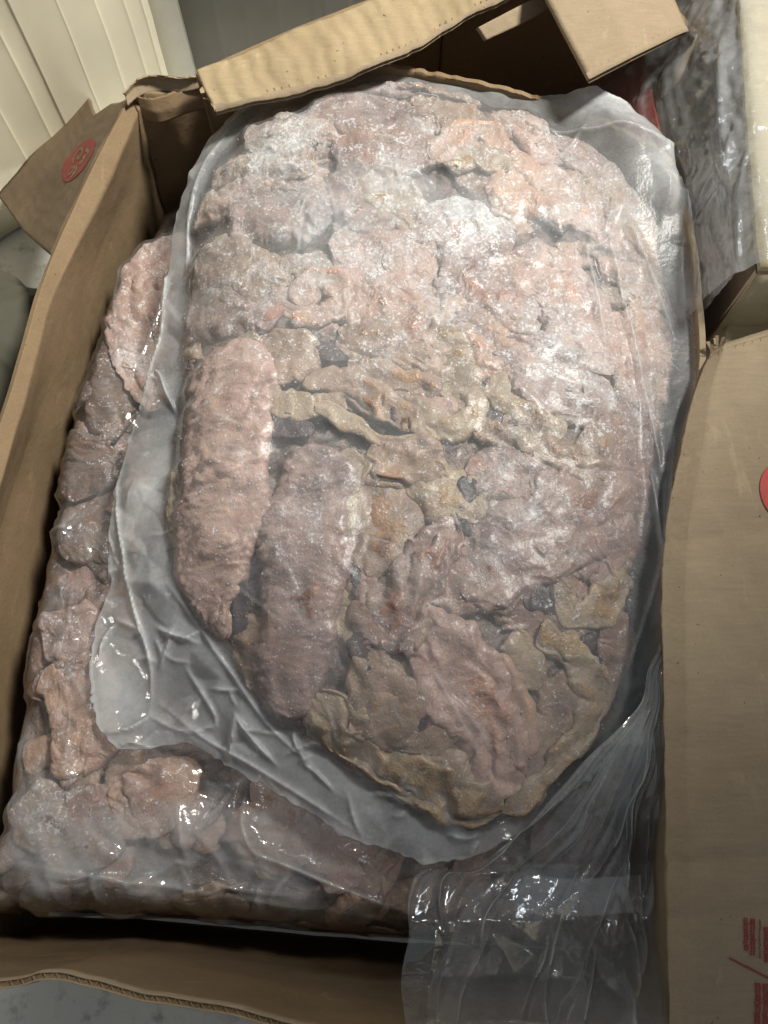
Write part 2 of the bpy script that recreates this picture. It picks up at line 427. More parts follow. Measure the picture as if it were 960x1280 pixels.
# ------------------------------------------------------------------ the open carton
CARTON = thing('cardboard_carton', (-0.04, 0.22, FLOORZ + 0.002), 'open brown cardboard carton holding the bags of frozen tripe', 'carton')
CB = FLOORZ + 0.006
rimL = np.vstack([PZ([(165, 118), (120, 200), (70, 310), (47, 380), (0, 530)], 0.0), [[-0.283, 0.12, 0], [-0.289, 0.0, 0], [-0.288, -0.097, 0]]])
rimLin = np.vstack([PZ([(178, 130), (140, 215), (88, 325), (62, 385), (22, 530)], -0.010), [[-0.271, 0.12, -0.012], [-0.277, 0.0, -0.012], [-0.277, -0.097, -0.012]]])
midL = np.array([[-0.214, 0.547, -0.06], [-0.236, 0.48, -0.06], [-0.252, 0.40, -0.06], [-0.262, 0.33, -0.06], [-0.279, 0.23, -0.06], [-0.287, 0.12, -0.06], [-0.287, 0.0, -0.06], [-0.282, -0.10, -0.06]])
lowL = np.array([[-0.228, 0.55, CB], [-0.262, 0.46, CB], [-0.282, 0.38, CB], [-0.294, 0.30, CB], [-0.298, 0.22, CB], [-0.297, 0.12, CB], [-0.293, 0.0, CB], [-0.285, -0.102, CB]])
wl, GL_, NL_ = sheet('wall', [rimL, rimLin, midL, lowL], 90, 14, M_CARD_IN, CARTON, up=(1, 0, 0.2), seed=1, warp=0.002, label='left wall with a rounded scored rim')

rimB = np.vstack([PZ([(165, 120), (205, 116), (250, 104)], 0.0), PZ([(360, 88), (480, 84), (560, 95), (640, 117), (740, 148), (822, 186)], 0.0)])
lowB = np.array([[-0.226, 0.552, CB], [-0.19, 0.575, CB], [-0.14, 0.588, CB], [-0.07, 0.592, CB], [0.0, 0.588, CB], [0.06, 0.58, CB], [0.12, 0.56, CB], [0.18, 0.535, CB], [0.235, 0.50, CB]])
midB = 0.5 * rimB + 0.5 * lowB + np.array([0, -0.006, 0])
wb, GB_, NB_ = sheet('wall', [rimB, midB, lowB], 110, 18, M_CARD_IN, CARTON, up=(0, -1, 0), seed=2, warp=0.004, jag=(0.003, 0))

rimR = np.vstack([PZ([(822, 186), (842, 215), (862, 300), (874, 400), (872, 470), (852, 560), (834, 650), (829, 740), (831, 860), (833, 1000), (836, 1150), (839, 1330)], 0.0)])
lowR = np.array([[0.238, 0.497, CB], [0.245, 0.47, CB], [0.25, 0.40, CB], [0.25, 0.35, CB], [0.248, 0.30, CB], [0.24, 0.24, CB], [0.232, 0.19, CB], [0.222, 0.14, CB], [0.21, 0.08, CB], [0.20, 0.01, CB], [0.185, -0.06, CB], [0.170, -0.135, CB]])
wr, GR_, NR_ = sheet('wall', [rimR, 0.65 * rimR + 0.35 * lowR + np.array([0.006, 0, 0]), lowR], 120, 14, M_CARD, CARTON, up=(-1, 0, 0.2), seed=3, warp=0.002)

rimF = np.vstack([[[-0.300, -0.09, 0.0]], PZ([(0, 1225), (60, 1214), (120, 1221), (200, 1240), (300, 1262), (380, 1283), (520, 1300), (700, 1310), (880, 1305)], 0.0)])
lowF = np.array([[-0.305, -0.094, CB], [-0.215, -0.097, CB], [-0.185, -0.098, CB], [-0.155, -0.1, CB], [-0.118, -0.103, CB], [-0.075, -0.107, CB], [-0.035, -0.11, CB], [0.02, -0.113, CB], [0.10, -0.117, CB], [0.21, -0.12, CB]])
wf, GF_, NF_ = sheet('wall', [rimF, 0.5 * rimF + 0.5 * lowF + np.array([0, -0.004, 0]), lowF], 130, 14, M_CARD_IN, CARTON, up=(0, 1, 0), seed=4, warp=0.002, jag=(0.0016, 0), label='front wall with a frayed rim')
fluting(GF_[0], np.tile([0, 0, -1.0], (len(GF_[0]), 1)), np.tile([0, 1.0, 0], (len(GF_[0]), 1)), wf)
# bottom panel
bot = np.array([[-0.28, -0.09], [0.17, -0.11], [0.235, 0.49], [-0.22, 0.545]])
V = np.r_[np.c_[bot, np.full(4, CB + 0.001)], np.c_[bot, np.full(4, CB - 0.003)]]
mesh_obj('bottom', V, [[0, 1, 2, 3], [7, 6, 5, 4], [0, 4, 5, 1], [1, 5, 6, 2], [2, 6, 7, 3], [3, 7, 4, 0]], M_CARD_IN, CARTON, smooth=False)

# flap folded outward at the left, with its printed roundel
f1 = np.vstack([PZ([(163, 121), (118, 205), (64, 320)], -0.004)])
f2 = PZ([(116, 142), (82, 198), (30, 290)], -0.12)
f3 = PZ([(108, 112), (62, 168), (-4, 243)], -0.19)
fl, Gf, Nf = sheet('flap', [f1, f2, f3], 60, 12, M_CARD_SHADED, CARTON, up=(0, 0, 1), seed=6, warp=0.002, label='outer flap folded out at the left with a red printed roundel')

def on_grid(G, N, s, t, h):
    """point on a lofted sheet at fractional row s, column t, raised by h"""
    nr, nc = G.shape[:2]; a = np.clip(np.asarray(s) * (nr - 1), 0, nr - 1.001); b = np.clip(np.asarray(t) * (nc - 1), 0, nc - 1.001)
    i = a.astype(int); j = b.astype(int); fa = (a - i)[..., None]; fb = (b - j)[..., None]
    def s4(A): return (A[i, j] * (1 - fa) * (1 - fb) + A[i + 1, j] * fa * (1 - fb) + A[i, j + 1] * (1 - fa) * fb + A[i + 1, j + 1] * fa * fb)
    return s4(G) + s4(N) * h

def disc_on(G, N, c, ra, rb, h, mat, parent, name='printed_roundel', th=0.00012, ang=(0, 2 * math.pi), r0=0.0):
    nr, na = 10, 64
    r = np.linspace(r0, 1, nr)[:, None]; a = np.linspace(ang[0], ang[1], na)[None, :]
    P = on_grid(G, N, c[0] + ra * r * np.cos(a), c[1] + rb * r * np.sin(a), h)
    return mesh_obj(name, P.reshape(-1, 3), gridfaces(nr, na), mat, parent)

def stroke_on(G, N, pts, w, h, mat, parent, name='printed_stroke'):
    """a flat printed stroke through (s,t) points of a sheet"""
    q = catmull(np.array(pts, float), 28); d = np.gradient(q, axis=0)
    nrm = np.stack([-d[:, 1], d[:, 0]], -1); nrm /= np.linalg.norm(nrm, axis=1, keepdims=True) + 1e-9
    A = on_grid(G, N, q[:, 0] + nrm[:, 0] * w[0], q[:, 1] + nrm[:, 1] * w[1], h)
    B = on_grid(G, N, q[:, 0] - nrm[:, 0] * w[0], q[:, 1] - nrm[:, 1] * w[1], h)
    return mesh_obj(name, np.r_[A, B], gridfaces(2, len(q)), mat, parent)

c0 = (0.26, 0.43)
rd = disc_on(Gf, Nf, c0, 0.19, 0.16, 0.0005, M_REDDULL, fl)
for pts in ([(0.05, 0.02), (0.10, -0.04), (0.06, -0.09), (-0.01, -0.07), (-0.01, -0.02), (0.03, -0.03)],
            [(-0.05, -0.08), (-0.11, -0.05), (-0.06, -0.02)], [(-0.10, -0.02), (-0.06, 0.03)],
            [(0.05, 0.06), (0.0, 0.04), (0.0, 0.09), (0.04, 0.11)], [(-0.03, 0.04), (-0.06, 0.08), (-0.03, 0.10)],
            [(-0.08, 0.08), (-0.05, 0.13)]):
    stroke_on(Gf, Nf, [(c0[0] + a, c0[1] + b) for a, b in pts], (0.013, 0.011), 0.0008, M_CARD_IN, fl)

# torn plies on the rim at the back left corner
for k, (pp, z, wd) in enumerate([([(152, 116), (168, 103), (190, 97), (222, 98), (252, 92)], 0.012, 0.010),
                                 ([(170, 120), (188, 124), (206, 119), (228, 110), (254, 103)], 0.003, 0.007)]):
    e = PZ(pp, z); g = e + np.array([0.002, -0.003 - 0.003 * k, -wd - 0.012 * k])
    o, G, N = sheet('torn_ply', [e, 0.5 * (e + g) + np.array([0, 0.004 - 0.006 * k, 0]), g], 70, 6, M_CARD if k == 0 else M_CARD_IN, CARTON, thick=0.0012, warp=0.004, seed=40 + k, jag=(0.004, 0))

# wide flap folded out at the right
h1 = PZ([(888, 441), (868, 490), (850, 565), (832, 655), (827, 740), (829, 860), (831, 1000), (834, 1150), (836, 1300)], 0.004)
h2 = PZ([(905, 431), (890, 485), (878, 565), (862, 655), (857, 740), (858, 860), (860, 1000), (864, 1150), (866, 1300)], 0.010)
h3 = PZ([(962, 414), (962, 480), (962, 560), (962, 655), (962, 740), (962, 860), (962, 1000), (962, 1150), (962, 1300)], 0.012)
h4 = PZ([(1090, 380), (1095, 450), (1095, 540), (1095, 650), (1095, 740), (1095, 860), (1095, 1000), (1095, 1150), (1095, 1300)], 0.004)
fr, Gr, Nr = sheet('flap', [h1, h2, h3, h4], 170, 16, M_CARD, CARTON, up=(0, 0, 1), seed=8, warp=0.0016, jag=(0.0012, 0), creases=[(0.355, -0.0022, 0.012), (0.62, 0.0012, 0.02), (0.80, -0.0016, 0.01), (0.86, -0.0014, 0.008)], label='wide flap folded out at the right with red print')
fluting(Gr[:, 0], Gr[:, 4] * 0 + (Gr[:, 6] - Gr[:, 0]) / np.linalg.norm(Gr[:, 6] - Gr[:, 0], axis=1, keepdims=True), Nr[:, 0], fr)
# loose paper fibres at the torn corner
for k in range(7):
    a = Gr[0, 0] + np.array([0.001 * k, 0.0005 * k, 0]); d = np.array([random.uniform(-.006, .004), random.uniform(.002, .010), random.uniform(0.002, .008)])
    b = a + d; w = np.array([0.0008, 0.0003, 0])
    mesh_obj('paper_fibre', np.array([a - w, a + w, b + w * 0.4 + [0.002, 0, 0], b - w * 0.4]), [[0, 1, 2, 3]], M_CARD, fr)

def nearest_st(G, u, v, z):
    p = Pm(u, v, z); d = np.linalg.norm(G - p, axis=-1); i, j = np.unravel_index(d.argmin(), d.shape)
    return i / (G.shape[0] - 1), j / (G.shape[1] - 1)

def print_quad(u0, v0, u1, v1, u2, v2, u3, v3, z=0.0145, mat=M_RED, parent=fr, name='printed_glyph'):
    # project onto the flap by nearest height along the vertical
    P = PL([(u0, v0, z), (u1, v1, z), (u2, v2, z), (u3, v3, z)])
    mesh_obj(name, P, [[0, 1, 2, 3]], mat, parent, smooth=False)

def flapz(x, y):
    d = (Gr[..., 0] - x) ** 2 + (Gr[..., 1] - y) ** 2; i, j = np.unravel_index(d.argmin(), d.shape); return Gr[i, j, 2]

# roundel on the right flap (most of it lies beyond the frame)
cc = Pm(1001, 617, 0.012); R0 = 0.0265
nr_, na_ = 12, 72
r = np.linspace(0.0, 1, nr_)[:, None]; a = np.linspace(0, 2 * math.pi, na_)[None, :]
X = cc[0] + R0 * r * np.cos(a); Y = cc[1] + R0 * 0.98 * r * np.sin(a)
Z = np.vectorize(flapz)(X, Y) + 0.0009
mesh_obj('printed_roundel', np.stack([X, Y, Z], -1).reshape(-1, 3), gridfaces(nr_, na_), M_RED, fr)
# small lines of red print and the oblique rule, bottom right
def glyph_row(u, v0, v1, w, gap, shear):
    vv = v0
    while vv < v1:
        h = random.uniform(2.2, 5.0)
        x0 = u + random.uniform(-0.5, 0.5)
        for part in range(2):
            xa = x0 + part * w * 0.52; wa = w * random.uniform(0.30, 0.50)
            q = [(xa, vv), (xa + wa, vv + shear * wa), (xa + wa, vv + h), (xa, vv + h)]
            P = np.array([Pm(p[0], p[1], 0.012) for p in q])
            P[:, 2] = [flapz(p[0], p[1]) + 0.0008 for p in P]
            mesh_obj('printed_glyph', P, [[0, 1, 2, 3]], M_REDDULL, fr, smooth=False)
        vv += h + gap
for u, v0, v1, w in ((929, 1147, 1186, 6), (937, 1148, 1193, 7), (948, 1149, 1197, 2), (954, 1158, 1199, 8), (943, 1228, 1285, 8), (953, 1229, 1285, 7)):
    glyph_row(u, v0, v1, w, 0.5, 0.1)
q = [(911, 1196), (925, 1203), (945, 1213), (962, 1222)]
P = np.array([Pm(a_, b_, 0.012) for a_, b_ in q]); P2 = np.array([Pm(a_ + 0.5, b_ + 2.4, 0.012) for a_, b_ in q])
for A in (P, P2): A[:, 2] = [flapz(p[0], p[1]) + 0.0008 for p in A]
mesh_obj('printed_rule', np.r_[P, P2], gridfaces(2, 4), M_REDDULL, fr)

# ------------------------------------------------------------------ star-shaped regions of the bags
def resample_closed(P, n):
    P = np.vstack([P, P[:1]]); return linres(P, n + 1)[:-1]

class Star:
    """closed outline, star-shaped about a centre: r=1 on the outline"""
    def __init__(s, poly, c):
        s.c = np.array(c[:2], float); q = resample_closed(np.asarray(poly)[:, :2], 1440) - s.c
        a = np.arctan2(q[:, 1], q[:, 0]); r = np.hypot(q[:, 0], q[:, 1]); o = np.argsort(a)
        a, r = a[o], r[o]
        k = np.ones(9) / 9; r = np.convolve(np.r_[r[-4:], r, r[:4]], k, 'valid')
        s.a = np.r_[a - 2 * math.pi, a, a + 2 * math.pi]; s.rr = np.r_[r, r, r]
    def R(s, ang): return np.interp(ang, s.a, s.rr)
    def rad(s, x, y):
        dx, dy = x - s.c[0], y - s.c[1]; return np.hypot(dx, dy) / s.R(np.arctan2(dy, dx))
    def edge_dist(s, x, y):                                # rough distance inside the outline (m)
        dx, dy = x - s.c[0], y - s.c[1]; rr = np.hypot(dx, dy); return s.R(np.arctan2(dy, dx)) - rr

BAGZ = -0.066
CEN = Pm(505, 560, -0.02)
MEATPX = [(330, 120), (270, 200), (240, 295), (226, 420), (213, 560), (200, 640), (214, 728), (260, 795), (308, 862), (350, 905), (420, 955), (520, 1018), (592, 1042), (664, 1026), (748, 932), (800, 828), (820, 700), (836, 560), (852, 440), (830, 305), (772, 208), (690, 145), (520, 98), (420, 94)]
MEAT_OUT = Star(np.array([Pm(u, v, -0.03 + 0.028 * float(smooth01(np.array(v), 300, 110))) for u, v in MEATPX]), CEN)
FILMPX = [(330, 122), (268, 205), (240, 290), (222, 350), (208, 440), (190, 505), (166, 560), (146, 630), (142, 690), (146, 730), (118, 780), (113, 840), (124, 915), (148, 936), (200, 934), (235, 930), (300, 965), (380, 1010), (450, 1052), (530, 1076), (600, 1066), (690, 1005), (760, 935), (818, 850), (832, 780), (836, 700), (844, 600), (856, 500), (860, 420), (850, 315), (808, 215), (792, 200), (730, 164), (640, 132), (560, 114), (480, 104), (400, 104)]
FILM_OUT = Star(np.array([Pm(u, v, BAGZ + max(0.045 * float(smooth01(np.array(v), 320, 130)), 0.026 * float(smooth01(np.array(u), 780, 840) * smooth01(np.array(v), 900, 800)))) for u, v in FILMPX]), CEN)
BOXPX = np.vstack([lowL[:, :2], lowF[:, :2], lowR[::-1, :2], lowB[::-1, :2]])
LCEN = np.array([-0.03, 0.22])
_in = BOXPX - LCEN; _in = LCEN + _in * (1 - 0.010 / np.linalg.norm(_in, axis=1, keepdims=True))
LOW_OUT = Star(_in, LCEN)

def zt_top(x, y):
    r = MEAT_OUT.rad(x, y)
    z = 0.012 - 0.044 * np.clip(r, 0, 1.25) ** 3.6
    p = np.stack([x * 9, y * 9, 0 * x + 1.7], -1)
    return z + 0.006 * pn(p, 5) + 0.028 * smooth01(y, 0.34, 0.56)

def zt_low(x, y):
    d = LOW_OUT.edge_dist(x, y)
    p = np.stack([x * 12, y * 12, 0 * x + 4.1], -1)
    return -0.080 - 0.135 * np.clip(1 - d / 0.045, 0, 1.2) ** 2.6 + 0.006 * pn(p, 9)

# ------------------------------------------------------------------ pieces of tripe
class Grid:
    def __init__(s, x0, x1, y0, y1, h):
        s.x0, s.y0, s.h = x0, y0, h
        s.nx = int((x1 - x0) / h) + 1; s.ny = int((y1 - y0) / h) + 1
        s.X, s.Y = np.meshgrid(x0 + h * np.arange(s.nx), y0 + h * np.arange(s.ny), indexing='ij')
    def splat(s, Z, V):
        i = np.round((V[:, 0] - s.x0) / s.h).astype(int); j = np.round((V[:, 1] - s.y0) / s.h).astype(int)
        ok = (i >= 0) & (i < s.nx) & (j >= 0) & (j < s.ny); np.maximum.at(Z, (i[ok], j[ok]), V[ok, 2])
    def sample(s, Z, x, y):
        a = np.clip((x - s.x0) / s.h, 0, s.nx - 1.001); b = np.clip((y - s.y0) / s.h, 0, s.ny - 1.001)
        i = a.astype(int); j = b.astype(int); fa = a - i; fb = b - j
        return Z[i, j] * (1 - fa) * (1 - fb) + Z[i + 1, j] * fa * (1 - fb) + Z[i, j + 1] * (1 - fa) * fb + Z[i + 1, j + 1] * fa * fb

GRID = Grid(-0.34, 0.30, -0.16, 0.66, 0.0014)
STEP = 0.00135

def piece(parent, pts, colour, zfun, lift=0.0, flat=0.42, wr=1.0, wang=0.0, folds=0.0, rime=0.0, seed=0, zgrid=None, px=True, label=None, endp=3.0, name='tripe_piece', wide=1.22, drift=1.0, inside=None, warp=1.0, foldbase=0.45, press=0.0075, ext=0.0):
    """one frozen piece: a fleshy tube along a spine, flattened, lumped, wrinkled and folded.
       pts: (u, v, width in px) or, with px=False, (x, y, width in m)"""
    C = []
    for p in pts:
        if px:
            z = -0.02
            for _ in range(4):
                w = Pm(p[0], p[1], z); z = float(zfun(w[0:1], w[1:2])[0]) + lift
            w = Pm(p[0], p[1], z)
            dep = (w[1] * math.sin(TILT) + (CAMH - w[2]) * math.cos(TILT)); hw = p[2] * 0.5 * dep / FPX
            C.append((w[0], w[1], hw))
        else: C.append((p[0], p[1], p[2] * 0.5))
    C = np.array(C)
    # extend the spine a little so the rounded ends reach the traced ends
    L = np.linalg.norm(np.diff(C[:, :2], axis=0), axis=1).sum(); wmax = C[:, 2].max()
    if len(C) == 1: raise ValueError
    if ext:
        for e_, f_ in ((0, 1), (-1, -2)):
            d_ = C[e_, :2] - C[f_, :2]; d_ /= np.linalg.norm(d_) + 1e-9; C[e_, :2] += d_ * ext * wmax
    n = max(14, int((L + wmax) / STEP)); 
    if len(C) == 2: C = np.vstack([C[0], 0.5 * (C[0] + C[1]) + [0.12 * (C[1] - C[0])[1], -0.12 * (C[1] - C[0])[0], 0.08 * wmax], C[1]])
    C[:, 2] *= wide; sp = catmull(C, n); hw = np.maximum(sp[:, 2], 0.002)
    t = np.linspace(0, 1, n); d = np.gradient(sp[:, :2], axis=0); d /= np.linalg.norm(d, axis=1, keepdims=True) + 1e-9
    lat = np.stack([-d[:, 1], d[:, 0]], -1)
    Ltot = np.linalg.norm(np.diff(sp[:, :2], axis=0), axis=1).sum(); arc = t * Ltot
    # rounded ends
    e = np.minimum(arc, Ltot - arc) / (np.mean(hw) * 1.0); cap = np.clip(1 - np.clip(1 - e, 0, 1) ** endp, 0.0, 1) ** (1 / 2.2); cap = np.maximum(cap, 0.02)
    ntop = max(14, int(math.pi * wmax * 0.85 / STEP)); nbot = 8
    a = np.r_[np.linspace(-0.12, math.pi + 0.12, ntop), np.linspace(math.pi + 0.12, 2 * math.pi - 0.12, nbot + 2)[1:-1]]
    ca, sa = np.cos(a), np.sin(a)
    ex = 0.72
    cs = np.sign(ca) * np.abs(ca) ** ex; ss = np.sign(sa) * np.abs(sa) ** ex
    wob = 1 + 0.22 * pn(np.stack([arc * 28, 0 * arc + seed * 3.3, 0 * arc], -1), seed)
    wob2 = 0.25 * hw * pn(np.stack([arc * 22, 0 * arc + seed * 1.7 + 9, 0 * arc], -1), seed + 3)
    H = (hw * wob * cap)[:, None]
    x = sp[:, 0:1] + lat[:, 0:1] * (H * cs + wob2[:, None]); y = sp[:, 1:2] + lat[:, 1:2] * (H * cs + wob2[:, None])
    q0 = np.stack([x, y, 0 * x + 0.37], -1)               # common drift of the packed mass: neighbours bend together
    x = x + drift * 0.0075 * pn(q0 * 24, 801) + drift * 0.0042 * pn(q0 * 62, 802) + drift * 0.0018 * pn(q0 * 150 + seed, 803)
    y = y + drift * 0.0075 * pn(q0 * 24 + 7, 811) + drift * 0.0042 * pn(q0 * 62 + 7, 812) + drift * 0.0018 * pn(q0 * 150 + 7 + seed, 813)
    if inside is not None:                                # the mass keeps within the bag
        far = 0.6 * smooth01(y, 0.26, 0.36); x = x + far * 0.006 * pn(q0 * 40 + seed, 805); y = y + far * 0.006 * pn(q0 * 40 + 5 + seed, 806)
        rr = inside.rad(x, y); lim = 0.985 + 0.02 * pn(q0 * 30 + 3, 820)
        k_ = np.where(rr > lim - 0.06, (lim - 0.06 + 0.06 * np.tanh((rr - lim + 0.06) / 0.06)) / rr, 1.0)
        x = inside.c[0] + (x - inside.c[0]) * k_; y = inside.c[1] + (y - inside.c[1]) * k_
    hh = flat * np.minimum(hw, 0.026)[:, None] * np.sqrt(cap)[:, None]
    zc = zfun(x.ravel(), y.ravel()).reshape(x.shape) + lift
    z = zc - hh * 0.75 + hh * ss * (1.0)
    z0 = zc - lift - 0.0045; ov = z - z0                   # pressed flat by the block's freezing
    z = np.where(ov > 0, z0 + press * np.tanh(ov / press), z)
    V = np.stack([x, y, z], -1)
    # outward normals of the plain tube
    N = np.stack([lat[:, 0:1] * ca * flat + 0 * H, lat[:, 1:2] * ca * flat + 0 * H, sa + 0 * H], -1)
    N /= np.linalg.norm(N, axis=-1, keepdims=True) + 1e-9
    topw = smooth01(np.tile(sa, (n, 1)), -0.3, 0.3)
    Lc = H * cs; Sc = arc[:, None] + 0 * Lc
    o3 = np.array([seed * 1.31, seed * 2.17, seed * 0.73])
    disp = 0.10 * np.minimum(hw, .03)[:, None] * fbm(V * 34 + o3, 2, seed)
    # skin folds: long soft lobes along the piece, and finer wrinkles across it
    w1 = 0.013 * fbm(V * 24 + o3, 2, seed + 7) * warp; w2 = 0.0035 * fbm(V * 75 + o3, 2, seed + 8)
    cA, sA = math.cos(wang), math.sin(wang)
    q1 = Sc * cA + Lc * sA + w2 + 0.4 * w1; q2 = -Sc * sA + Lc * cA + w1
    wamp = 0.35 + smooth01(fbm(V * 32 + o3, 2, seed + 21), -0.3, 0.35)
    disp += wr * 0.0014 * wamp * (billow(np.stack([q1 * 95, q2 * 30, 0 * q1 + seed], -1), 2, seed + 11) - 0.8)
    disp += wr * 0.0006 * (billow(np.stack([q1 * 260, q2 * 110, 0 * q1 + seed], -1), 2, seed + 12) - 0.8)
    disp += (folds + foldbase) * 0.0050 * (billow(np.stack([(Lc + w1 + w2) * 58, (Sc + w1) * 13, 0 * q1 + seed * 2], -1), 2, seed + 13) - 0.8)
    V = V + N * (disp * topw)[..., None]
    nc = len(a); F = gridfaces(n, nc, 0, False, True)
    # end caps
    Vf = V.reshape(-1, 3); c0i, c1i = len(Vf), len(Vf) + 1
    Vf = np.vstack([Vf, V[0].mean(0), V[-1].mean(0)])
    j = np.arange(nc); j2 = (j + 1) % nc
    T = np.r_[np.stack([np.full(nc, c0i), j2, j], -1), np.stack([np.full(nc, c1i), (n - 1) * nc + j, (n - 1) * nc + j2], -1)]
    if zgrid is not None: GRID.splat(zgrid, V[:, :ntop].reshape(-1, 3))
    return mesh_obj(name, Vf, F[:, ::-1], MEAT[colour], parent, tris=T, attrs={'rime': 0.12 * rime + rime_field(Vf[:, 0], Vf[:, 1])}, label=label)

RIME = [(500, 245, 42, 0.34), (590, 290, 55, 0.34), (390, 205, 60, 0.35), (700, 500, 70, 0.2), (640, 650, 70, 0.15), (330, 190, 50, 0.3), (440, 330, 60, 0.1), (720, 420, 60, 0.2),
        (60, 1030, 60, 0.5), (120, 850, 60, 0.25), (200, 1040, 60, 0.35), (90, 960, 60, 0.25), (740, 520, 60, 0.2), (310, 480, 60, 0.1)]
RIMEP = [(Pm(u, v, 0.0 if u > 230 else -0.09), r * 0.00062, a) for u, v, r, a in RIME]
def rime_field(x, y):
    f = -0.14 + 0.17 * smooth01(y, 0.20, 0.36) - 0.08 * smooth01(y, 0.10, 0.0)
    for p, r, a in RIMEP: f = f + 0.50 * a * np.exp(-((x - p[0]) ** 2 + (y - p[1]) ** 2) / (r * r))
    return f

def membrane(h, it, steps=(2, 1)):
    """film pulled tight over what lies under it"""
    z = h.copy()
    for step in steps:
        for _ in range(max(6, it // step // 2)):
            s = step
            zz = np.pad(z, s, 'edge')
            av = 0.25 * (zz[2 * s:, s:-s] + zz[:-2 * s, s:-s] + zz[s:-s, 2 * s:] + zz[s:-s, :-2 * s])
            z = np.maximum(h, av)
    return z

def blur(z, n):
    for _ in range(n):
        zz = np.pad(z, 1, 'edge'); z = 0.2 * (zz[2:, 1:-1] + zz[:-2, 1:-1] + zz[1:-1, 2:] + zz[1:-1, :-2] + z)
    return z

def fill(Z, empty=-1):
    """close pin-holes left between splatted points"""
    for _ in range(3):
        zz = np.pad(Z, 1, 'edge'); m = np.maximum.reduce([zz[2:, 1:-1], zz[:-2, 1:-1], zz[1:-1, 2:], zz[1:-1, :-2]])
        Z = np.where(Z <= empty + 0.01, m, Z)
    return Z

WHITEN = np.zeros_like(GRID.X)
def crease(Z, pts, amp, w, z):
    """a sharp fold line in the film; pts in photograph pixels at height z"""
    P = catmull(np.array([Pm(u, v, z)[:2] for u, v in pts]), 40)
    lo = P.min(0) - 6 * w; hi = P.max(0) + 6 * w
    i0, i1 = [int(np.clip((q - GRID.x0) / GRID.h, 0, GRID.nx - 1)) for q in (lo[0], hi[0])]
    j0, j1 = [int(np.clip((q - GRID.y0) / GRID.h, 0, GRID.ny - 1)) for q in (lo[1], hi[1])]
    X, Y = GRID.X[i0:i1, j0:j1], GRID.Y[i0:i1, j0:j1]
    if X.size == 0: return
    d = np.full(X.shape, 9.0); tt = np.zeros(X.shape)
    for k in range(len(P) - 1):
        a, b = P[k], P[k + 1]; ab = b - a; L2 = ab @ ab + 1e-12
        t = np.clip(((X - a[0]) * ab[0] + (Y - a[1]) * ab[1]) / L2, 0, 1)
        dd = np.hypot(X - a[0] - t * ab[0], Y - a[1] - t * ab[1]); m = dd < d
        d = np.where(m, dd, d); tt = np.where(m, (k + t) / (len(P) - 1), tt)
    win = np.sin(np.clip(tt, 0.02, 0.98) * math.pi) ** 0.6
    Z[i0:i1, j0:j1] += amp * win * np.exp(-d / w)
    WHITEN[i0:i1, j0:j1] = np.maximum(WHITEN[i0:i1, j0:j1], 60 * amp * win * np.exp(-(d / 0.0013) ** 2))

def crumple(X, Y, seed, scale):
    """faceted crumple of thin film: creased planes"""
    p = np.stack([X * scale, Y * scale, 0 * X + seed], -1)
    q = p + 0.5 * np.stack([pn(p * 0.7, seed + 1), pn(p * 0.7 + 5, seed + 2), 0 * X], -1)
    s = 0
    for k in range(4):
        s = s + np.abs(pn(q * (1.0 + 0.63 * k), seed + 10 + k)) / (1 + 0.5 * k)
    return s

def polar_film(name, star, Z, cloud, mat, parent, nr=230, na=900, lip=0.004, power=0.8, drop=0.0, jitter=0.0, rmax=1.0):
    r = rmax * np.linspace(0, 1, nr) ** power; a = np.linspace(-math.pi, math.pi, na, endpoint=False)
    jit = 1 + (0.010 * pn(np.stack([np.cos(a) * 9, np.sin(a) * 9, 0 * a], -1), 41) + 0.006 * pn(np.stack([np.cos(a) * 40, np.sin(a) * 40, 0 * a], -1), 42)) * (name == 'polythene_film') * jitter
    RR = star.R(a)[None, :] * r[:, None] * (1 + (jit - 1)[None] * r[:, None] ** 6)
    # slightly ragged edge
    x = star.c[0] + RR * np.cos(a); y = star.c[1] + RR * np.sin(a)
    z = GRID.sample(Z, x, y); c = GRID.sample(cloud, x, y)
    # lip turned under
    xl = star.c[0] + (star.R(a) - lip) * np.cos(a); yl = star.c[1] + (star.R(a) - lip) * np.sin(a)
    V = np.stack([x, y, z], -1)
    lipv = np.stack([xl, yl, z[-1] - 0.0008 - drop], -1)[None]
    V = np.concatenate([V[1:], lipv]); cc = np.concatenate([c[1:], c[-1:]])
    k = V.shape[0]
    F = gridfaces(k, na, 0, True, True)
    Vf = np.vstack([V.reshape(-1, 3), [[star.c[0], star.c[1], float(GRID.sample(Z, np.array([star.c[0]]), np.array([star.c[1]]))[0])]]])
    j = np.arange(na); T = np.stack([np.full(na, len(Vf) - 1), j, (j + 1) % na], -1)
    return mesh_obj(name, Vf, F[:, ::-1], mat, parent, tris=T, attrs={'cloud': np.r_[cc.ravel(), c[0, 0]]})

